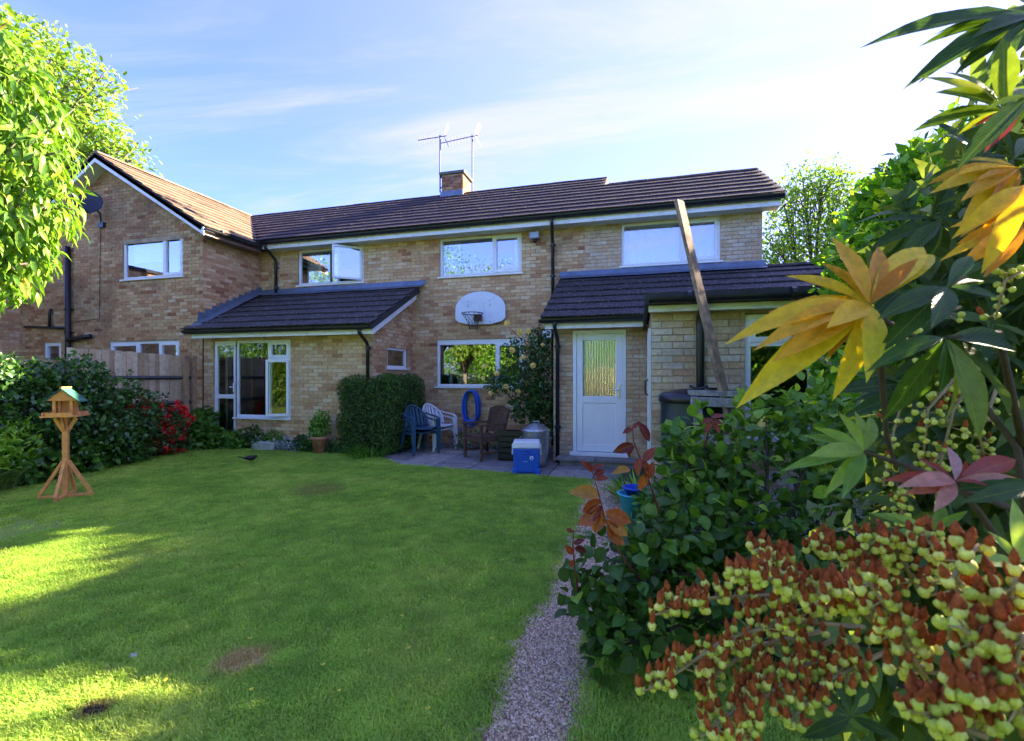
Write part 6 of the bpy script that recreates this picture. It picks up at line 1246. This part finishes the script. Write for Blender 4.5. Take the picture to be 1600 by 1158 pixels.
def shoot(path, dep, leaves, r=.006):
    pts = [at(x, y, dep) for x, y in path]; MB().tube(pts, [r * (1 - .6 * i / (len(pts) - 1)) for i in range(len(pts))], 6).build('red_shoot', L_shoot, ls, True)
    for (x, y, tx, ty, lv) in leaves:
        a, b = at(x, y, dep), at(tx, ty, dep + random.uniform(-.03, .03)); place_leaf(ls, vy[random.randrange(3)][lv], a, b - a, Vector((random.gauss(0, .4), -.8, .6)), (b - a).length * 1.1, .72, 'young_leaf')
shoot([(1010, 920), (965, 860), (945, 810), (935, 770), (925, 735)], 2.3, [(936, 775, 896, 765, 4), (938, 780, 912, 800, 2), (940, 790, 915, 815, 1), (942, 800, 905, 818, 3), (945, 805, 930, 830, 3), (948, 812, 965, 845, 3), (950, 815, 980, 835, 4), (925, 737, 912, 722, 1), (925, 737, 940, 724, 1), (930, 750, 948, 745, 2), (928, 742, 945, 735, 1), (945, 800, 985, 815, 3), (940, 795, 925, 830, 4), (948, 830, 975, 850, 3)])
shoot([(1030, 800), (1012, 745), (1000, 715), (990, 690), (988, 668)], 2.35, [(990, 695, 962, 705, 0), (992, 697, 978, 712, 0), (1005, 722, 1022, 700, 2), (1008, 730, 1018, 745, 3), (1000, 715, 995, 740, 2), (1010, 740, 1000, 765, 3), (988, 670, 975, 675, 1), (988, 670, 998, 660, 1), (1003, 720, 1015, 735, 2), (985, 735, 960, 735, 4), (1015, 690, 1000, 660, 0), (1010, 750, 1020, 725, 2)])
shoot([(905, 930), (898, 890), (895, 850), (896, 830)], 2.3, [(896, 832, 885, 826, 1), (896, 832, 907, 828, 1), (896, 850, 912, 843, 0), (897, 858, 918, 860, 0), (897, 865, 885, 855, 2), (898, 875, 890, 885, 2)])
shoot([(1100, 700), (1110, 665), (1112, 650)], 2.7, [(1112, 655, 1098, 660, 1), (1112, 655, 1128, 662, 1), (1112, 660, 1102, 675, 2), (1112, 660, 1125, 675, 2), (1112, 652, 1130, 648, 1)])
# silver mound, green edge plants beside the path
shrub('silver_bush', 'silvery feathery mound glimpsed through the leafy shrub', 'plant', (1.1, 4.35, 0), [((1.0, 4.3, .28), (.45, .3, .34)), ((1.5, 4.3, .3), (.4, .3, .36)), ((.5, 4.2, .2), (.25, .25, .25))], 5200, .05, T_needle, L_silver, stems=False, up=.8, W=1.6)
straps('grass_clump', 'fresh green grassy tuft beside the turquoise bucket', (-0.02, 5.75, 0), 240, .32, L_light, .24, spread=.4); straps('grass_clump', 'narrow green tuft at the path edge nearer the viewer than the bucket', (-0.08, 4.55, 0), 140, .22, L_mid, .15, spread=.5)
shrub('border_plant', 'mixed low leaves between the bucket and the extension wall', 'plant', (.35, 4.7, 0), [((.25, 4.9, .2), (.3, .3, .25)), ((.6, 4.3, .25), (.35, .4, .3)), ((0.2, 3.9, .15), (.25, .4, .2))], 1800, .07, T_oval, L_mid, stems=False, tmean=.4, up=.4)

# ---- the near shrub: whorls of long leaves in yellow, lime, red and dark green, and heads of seed capsules
rh = thing('pieris_shrub', 'near shrub with yellow, lime and red whorls of long leaves and brown tipped seed heads', 'shrub', (0.9, 0.75, 0))
L_hy = leafmat('whorl_leaf_yellow', [(0, (0.52, 0.19, 0.015)), (.35, (0.72, 0.36, 0.015)), (.7, (0.82, 0.56, 0.015)), (1, (0.68, 0.60, 0.03))], .48, .4, (1.25, 1.1, .3), mottle=.18, mscale=70, under=(0.50, 0.48, 0.15), veins=.5)
L_hg = leafmat('whorl_leaf_green', [(0, (0.022, 0.060, 0.012)), (.5, (0.055, 0.125, 0.020)), (.8, (0.15, 0.215, 0.020)), (1, (0.30, 0.34, 0.025))], .45, .38, (1.5, 1.5, .5), mottle=.22, mscale=70, spec=.3, under=(0.14, 0.19, 0.12), veins=.45)
L_hl = leafmat('whorl_leaf_lime', [(0, (0.12, 0.26, 0.04)), (1, (0.36, 0.48, 0.08))], .4, .4, mottle=.15, mscale=70, veins=.6)
L_hr = leafmat('whorl_leaf_red', [(0, (0.26, 0.035, 0.025)), (.5, (0.46, 0.085, 0.055)), (.8, (0.58, 0.26, 0.20)), (1, (0.55, 0.30, 0.32))], .42, .35, (1.3, .8, .7), mottle=.18, mscale=70, veins=.6)
hv = {n_: variants('leaf', T_hero, m_, [0, .2, .4, .6, .8, 1.0]) for n_, m_ in (('y', L_hy), ('g', L_hg), ('l', L_hl), ('r', L_hr))}
nleaf = 0
def whorl(c, dep, tips, kind, cdep=None):
    if kind == 'y': tips = list(tips) + [((a[0] + b[0]) / 2 * .85 + c[0] * .15, (a[1] + b[1]) / 2 * .85 + c[1] * .15, a[2] * .5 + .03, .8, max(0, a[4] - 1)) for a, b in zip(tips[:-1], tips[1:])]
    """tips: (x, y, depth offset, width factor, tint level)"""
    global nleaf
    p = at(c[0], c[1], dep)
    for i, (x, y, dz, w, lv) in enumerate(tips):
        q = at(x, y, dep + dz); n_ = Vector((SN * 0.9, -CS * 0.9, 0)) + Vector((random.gauss(0, .22), random.gauss(0, .22), .75)); place_leaf(rh, hv[kind][(i * 7 + lv) % 4][lv], p, q - p, n_, (q - p).length * 1.06, 0.40 + 0.27 * w); nleaf += 1
whorl((1358, 476), .72, [(1178, 468, -.02, 1.0, 3), (1240, 424, .04, 1.6, 3), (1318, 364, .03, 1.75, 2), (1462, 348, .04, 1.15, 4), (1428, 402, -.03, 1.7, 0), (1194, 572, -.05, 1.15, 4), (1194, 528, .02, .8, 4), (1228, 484, -.05, .9, 2), (1222, 552, -.03, .8, 2), (1340, 586, -.06, 1.2, 4), (1385, 548, -.08, 1.7, 5), (1350, 405, .06, .7, 5), (1470, 372, .06, .9, 4), (1305, 500, -.07, 1.5, 3), (1262, 505, .0, .8, 1)], 'y')
whorl((1590, 262), .85, [(1462, 274, .0, 1.1, 2), (1470, 288, -.02, .9, 3), (1478, 258, .03, 1.0, 3), (1512, 340, -.04, 1.1, 3), (1515, 300, -.04, 1.0, 2), (1555, 330, -.05, .9, 1), (1500, 230, .05, 1.0, 3)], 'y')
whorl((1598, 350), .8, [(1505, 372, .0, 1.1, 2), (1500, 345, -.02, 1.0, 3), (1520, 400, -.03, 1.0, 2), (1548, 420, -.04, .9, 1), (1488, 380, .03, 1.0, 3)], 'y')
whorl((1600, 290), .75, [(1535, 330, -.03, 1.4, 3), (1518, 345, 0, 1.2, 2), (1560, 395, -.03, 1.0, 3)], 'y')
whorl((1568, 172), .8, [(1478, 92, .02, 1.3, 5), (1440, 192, .0, 1.2, 3), (1478, 135, -.02, 1.6, 4), (1520, 90, -.03, 2.2, 4), (1573, 57, -.02, 2.0, 4), (1615, 90, .03, 1.5, 4), (1458, 172, .04, 1.0, 2), (1500, 205, .03, 1.1, 5), (1492, 160, .05, 1.3, 4)], 'g')
whorl((1620, 25), .85, [(1398, 4, .02, .9, 1), (1475, 22, .0, 1.0, 2), (1478, 48, -.03, 1.1, 1), (1468, 66, .03, 1.1, 2), (1520, 70, -.02, 1.2, 1), (1545, 30, -.04, 1.4, 1), (1560, 90, -.04, 1.2, 2), (1500, 0, .03, 1.3, 2)], 'g')
whorl((1610, 150), .7, [(1522, 215, -.04, .7, 1), (1545, 165, 0, .7, 3), (1590, 200, .02, 1.0, 2)], 'g')
whorl((1605, 172), .78, [(1535, 176, .0, .9, 1), (1545, 190, .02, 1.0, 2), (1560, 200, -.02, 1.2, 1)], 'r')
whorl((1478, 528), .66, [(1556, 672, -.04, 2.1, 4), (1612, 625, .03, 2.3, 1), (1482, 606, -.02, 1.9, 2), (1394, 648, .02, 1.2, 2), (1428, 652, .04, 1.3, 1), (1455, 600, .05, .9, 0), (1600, 540, .03, 1.6, 0), (1392, 536, -.03, 1.3, 2), (1530, 655, .02, 1.6, 5)], 'g')
whorl((1480, 448), .66, [(1565, 452, -.03, 1.7, 1), (1392, 480, -.03, 1.4, 1), (1402, 520, -.02, 1.5, 1), (1465, 500, -.06, 1.5, 1), (1520, 395, .03, 1.2, 2), (1560, 400, .04, 1.3, 0)], 'g')
whorl((1350, 706), .8, [(1282, 668, .0, 1.3, 2), (1262, 674, .03, .9, 1), (1316, 645, .02, 1.7, 4), (1346, 640, .04, 1.4, 3), (1244, 714, -.02, .5, 1), (1308, 748, -.04, 1.2, 4), (1332, 745, -.06, 1.4, 1), (1285, 700, -.05, 1.5, 3), (1365, 650, .05, 1.2, 2)], 'l')
whorl((1492, 752), .72, [(1392, 746, .0, 1.0, 2), (1440, 712, .03, 1.3, 1), (1500, 692, .02, 1.5, 5), (1432, 765, -.03, 1.0, 3), (1472, 786, -.05, 1.2, 4), (1602, 706, .03, .9, 1), (1600, 748, -.02, 1.0, 4), (1556, 710, .04, 1.0, 2), (1540, 755, -.04, .9, 2), (1455, 735, -.05, 1.4, 4)], 'r')
whorl((1620, 760), .68, [(1520, 755, 0, .9, 1), (1530, 775, -.03, .9, 1), (1560, 735, .03, 1.1, 1)], 'g')
whorl((1590, 880), .6, [(1604, 790, .0, 1.8, 5), (1560, 828, .02, 1.9, 4), (1540, 868, -.02, 1.5, 3), (1620, 850, .02, 1.6, 4)], 'l')
whorl((1450, 830), .72, [(1395, 800, 0, .9, 4), (1370, 795, .03, .8, 2), (1390, 840, -.03, 1.1, 1), (1480, 790, .03, 1.2, 1), (1510, 800, -.02, 1.0, 2)], 'l')
whorl((1330, 1120), .62, [(1240, 1050, .02, 1.8, 0), (1300, 1030, .03, 1.8, 1), (1380, 1060, .03, 1.8, 1), (1270, 1150, -.02, 1.8, 0), (1400, 1150, -.03, 1.8, 0)], 'g'); whorl((1340, 1105), .55, [(1358, 1085, .0, 2.0, 4)], 'l')
# darker whorls behind
for k in range(40):
    x, y, d = random.uniform(1390, 1640), random.uniform(180, 840), random.uniform(.95, 1.3)
    if x < 1440 and y < 320 or (y < 230 and x < 1530): continue
    if nleaf > 285: break
    whorl((x, y), d, [(x + math.cos(a) * ln, y + math.sin(a) * ln, random.uniform(-.06, .06), random.uniform(.9, 1.4), random.choice((0, 0, 1, 1, 2, 3))) for a, ln in [(random.uniform(0, 6.28), random.uniform(55, 95)) for _ in range(6)]], 'g')
nb_ = [(at(x, y, d), r) for x, y, d, r in ((1500, 380, 1.3, .16), (1560, 480, 1.2, .2), (1590, 300, 1.35, .16), (1480, 620, 1.25, .15), (1580, 640, 1.2, .2), (1450, 760, 1.25, .14), (1560, 800, 1.15, .2), (1600, 60, 1.3, .12), (1620, 180, 1.3, .16), (1640, 420, 1.2, .25), (1680, 700, 1.1, .3), (1440, 880, 1.15, .18), (1560, 960, 1.1, .25), (1400, 1010, 1.15, .2), (1520, 1080, 1.1, .25), (1320, 980, 1.2, .14), (1600, 540, 1.3, .25), (1540, 700, 1.3, .2), (1580, 400, 1.4, .2), (1640, 300, 1.4, .25), (1620, 860, 1.2, .25))]
foliage(rh, 'foliage', nb_, 3400, .095, T_lance, L_hg, .42, .25, shell=(.3, 1.1), W=1.2)
m = MB()
for pts in ([(1640, 1100, .8), (1590, 700, .8), (1480, 560, .78), (1365, 490, .74), (1358, 476, .72)], [(1640, 900, .85), (1660, 400, .9), (1598, 262, .85)], [(1660, 400, .9), (1620, 200, .85), (1570, 172, .8)], [(1590, 800, .8), (1450, 740, .82), (1350, 706, .8)], [(1600, 900, .75), (1530, 800, .74), (1492, 752, .72)], [(1600, 700, .8), (1560, 520, .7), (1478, 528, .66)], [(1360, 490, .74), (1375, 560, .8), (1385, 680, .9), (1420, 800, 1.0)], [(1660, 300, .9), (1640, 100, .88), (1620, 25, .85)], [(1650, 1150, .8), (1700, 1400, .9), (1750, 1900, 1.0)]):
    P_ = [at(*q) for q in pts]; m.tube(P_, [.006 - .0025 * i / (len(P_) - 1) for i in range(len(P_))], 7)
m.tube([(0.9, 0.75, 0), (0.88, 0.74, 0.5), at(1650, 1150, .8), at(1640, 900, .8)], [.022, .018, .009, .007], 8); m.build('branch', M_bark, rh, True)
# seed heads
L_caps = leafmat('capsule_green', [(0, (0.38, 0.45, 0.05)), (.5, (0.62, 0.66, 0.10)), (1, (0.80, 0.78, 0.20))], .5, .15, mottle=.15, mscale=150)
M_cstalk = stuffmat('panicle_stalk', (0.32, 0.24, 0.10), .7, var=.25, scale=40, bmp=.1)
M_cbrown = stuffmat('withered_brown', (0.46, 0.11, 0.03), .85, var=.6, scale=90, bmp=.8, bscale=500, spec=.15)
def capsule_mesh(tl, tip):
    g = MB(); n = 10; V = []; F = []
    n = 15; prof = [(.0, -.009), (.0045, -.0075), (.0072, -.003), (.0076, .001), (.0058, .0058), (.002, .008)]
    for r_, z in prof:
        for k in range(n): a = 2 * math.pi * k / n; q = 1 + .20 * math.cos(5 * a); V.append((r_ * q * math.cos(a), r_ * q * math.sin(a), z))
    F = [(i * n + k, i * n + (k + 1) % n, (i + 1) * n + (k + 1) % n, (i + 1) * n + k) for i in range(len(prof) - 1) for k in range(n)]; g.add(V, F, tl); ng = len(g.f)
    if tip:
        n = 7; V = []; lean = random.uniform(-.003, .003); L_ = random.uniform(.019, .030)
        for j, (r_, t_) in enumerate(((.0030, 0), (.0060, .2), (.0062, .45), (.0040, .75), (.0007, 1.0))):
            for k in range(n): a = 2 * math.pi * k / n; q = 1 + random.uniform(-.22, .22); V.append((r_ * q * math.cos(a) + lean * t_ * 2, r_ * q * math.sin(a) + lean * t_, .006 + L_ * t_))
        g.add(V, [(i * n + k, i * n + (k + 1) % n, (i + 1) * n + (k + 1) % n, (i + 1) * n + k) for i in range(4) for k in range(n)], 0)
    me = g.mesh('seed_capsule', L_caps); me.materials.append(M_cbrown); mi = np.zeros(len(g.f), np.int32); mi[ng:] = 1; me.polygons.foreach_set('material_index', mi); me.polygons.foreach_set('use_smooth', np.ones(len(g.f), bool)); return me
caps = [capsule_mesh(tl, tp_) for tl, tp_ in ((.2, 1), (.45, 1), (.6, 1), (.8, 1), (1, 1), (.4, 1), (.7, 1), (.5, 0), (.8, 0), (.3, 0), (.6, 1), (.9, 1))]
capsl = []                                      # (position, up direction, size, mesh)
def panicle(pts, n, sz, spread, small=False):
    P_ = [at(*q) for q in pts]; m = MB(); k = len(P_); m.tube(P_, [.0034 - .0020 * i / (k - 1) for i in range(k)], 6)
    for i in range(n):
        s_ = (i + random.random()) / n; f = .12 + .88 * s_; j = min(int(f * (k - 1)), k - 2); p = P_[j].lerp(P_[j + 1], f * (k - 1) - j)
        off = Vector((random.gauss(0, 1), random.gauss(0, 1), random.gauss(.15, .8))).normalized() * spread * random.uniform(.5, 1.1) * (1.15 - .5 * s_); c_ = p + off
        m.tube([p, p + off * .6 + Vector((0, 0, -.002)), c_ + Vector((0, 0, -.008 * sz))], .0011, 4)
        capsl.append((c_, (Vector((0, 0, 1)) + Vector((off.x, off.y, 0)) * 6 + Vector([random.gauss(0, .16) for _ in range(3)])).normalized(), sz * random.uniform(.8, 1.15), random.choice(caps[:7] * 2 + caps[10:] * 2 + caps[7:10]) if not small else random.choice(caps[7:10] * 2 + caps[:2])))
    m.build('panicle', M_cstalk, rh, True)
for pts, n, sz in (
    ([(1330, 960, .70), (1200, 930, .68), (1100, 935, .66), (1020, 962, .66)], 26, .95), ([(1350, 980, .68), (1230, 970, .65), (1130, 1000, .63), (1060, 1050, .62), (1012, 1078, .62)], 24, .95),
    ([(1320, 940, .74), (1240, 890, .72), (1180, 860, .70)], 20, .95), ([(1380, 930, .74), (1320, 870, .72), (1270, 848, .70)], 20, 1), ([(1440, 930, .70), (1400, 860, .68), (1360, 838, .66)], 18, 1), ([(1500, 940, .66), (1470, 870, .64), (1440, 835, .62)], 16, 1),
    ([(1400, 990, .62), (1300, 930, .60), (1210, 905, .58), (1150, 900, .58)], 26, .95), ([(1440, 1010, .6), (1350, 950, .58), (1280, 920, .56)], 22, .95), ([(1300, 1000, .66), (1200, 1060, .62), (1150, 1110, .60), (1098, 1150, .58)], 20, .95), ([(1340, 1010, .64), (1260, 1040, .62), (1180, 1100, .6), (1160, 1160, .58)], 22, .95), ([(1380, 1020, .62), (1300, 1060, .6), (1230, 1130, .58)], 18, .95), ([(1290, 985, .7), (1180, 1010, .68), (1110, 1060, .66), (1105, 1100, .66)], 18, .9),
    ([(1560, 1000, .5), (1500, 950, .47), (1490, 900, .46), (1530, 850, .46)], 12, 1), ([(1600, 1020, .46), (1570, 960, .44), (1590, 900, .43)], 10, 1), ([(1580, 1080, .44), (1540, 1010, .43), (1500, 980, .42)], 12, 1), ([(1590, 1120, .42), (1530, 1080, .42), (1480, 1090, .41)], 12, 1), ([(1600, 1150, .42), (1580, 1060, .41), (1600, 990, .40)], 10, 1), ([(1540, 1150, .42), (1480, 1130, .42), (1430, 1110, .42)], 12, 1), ([(1460, 1080, .52), (1420, 1020, .5), (1400, 970, .5), (1350, 900, .5)], 18, .95)):
    panicle(pts, int(n * 2.8), sz * .66, .025)
for pts, n in (([(1500, 540, .95), (1420, 590, .95), (1395, 680, .95), (1380, 760, .95)], 36), ([(1520, 560, .92), (1450, 640, .92), (1440, 740, .92)], 40), ([(1540, 560, .92), (1490, 640, .92), (1470, 720, .9), (1460, 800, .9)], 40), ([(1560, 600, .9), (1530, 680, .9), (1540, 720, .9)], 26), ([(1480, 700, .95), (1420, 760, .95), (1400, 830, .95)], 36), ([(1500, 480, .9), (1440, 500, .88), (1410, 540, .88)], 18), ([(1600, 420, .8), (1570, 440, .8), (1555, 500, .8)], 16)):
    panicle(pts, n, .62, .024, True)
def cscore(c_):
    pr = project(c_[0])
    return c_[2] / pr[2] if pr and 0 < pr[0] < 1600 and 0 < pr[1] < 1158 else 0
order = sorted(range(len(capsl)), key=lambda i: -cscore(capsl[i])); mg = {}
for rank, i in enumerate(order):
    p, d, s_, me = capsl[i]; q = d.to_track_quat('Z', 'Y').to_matrix().to_4x4() @ Matrix.Rotation(random.random() * 6, 4, 'Z')
    Mx = Matrix.Translation(p) @ q @ Matrix.Scale(s_, 4)
    if rank < 300: o = bpy.data.objects.new('seed_capsule', me); COL.objects.link(o); parent_to(o, rh); o.matrix_basis = Mx
    else: mg.setdefault(me.name, (me, []))[1].append(Mx)
V = []; F = []; TT = []; MI = []
for me, Ms_ in mg.values():
    vs0 = [v.co.copy() for v in me.vertices]; fs0 = [tuple(p.vertices) for p in me.polygons]; ts0 = [a.value for a in me.attributes['tint'].data]; mi0 = [p.material_index for p in me.polygons]
    for Mx in Ms_: b = len(V); V += [tuple(Mx @ v) for v in vs0]; F += [tuple(b + i for i in f) for f in fs0]; TT += ts0; MI += mi0
me = np_mesh('seed_heads', V, F, L_caps, TT, True); me.materials.append(M_cbrown); me.polygons.foreach_set('material_index', np.array(MI, np.int32)); o = link_mesh('seed_heads', me, None, rh); o['kind'] = 'stuff'
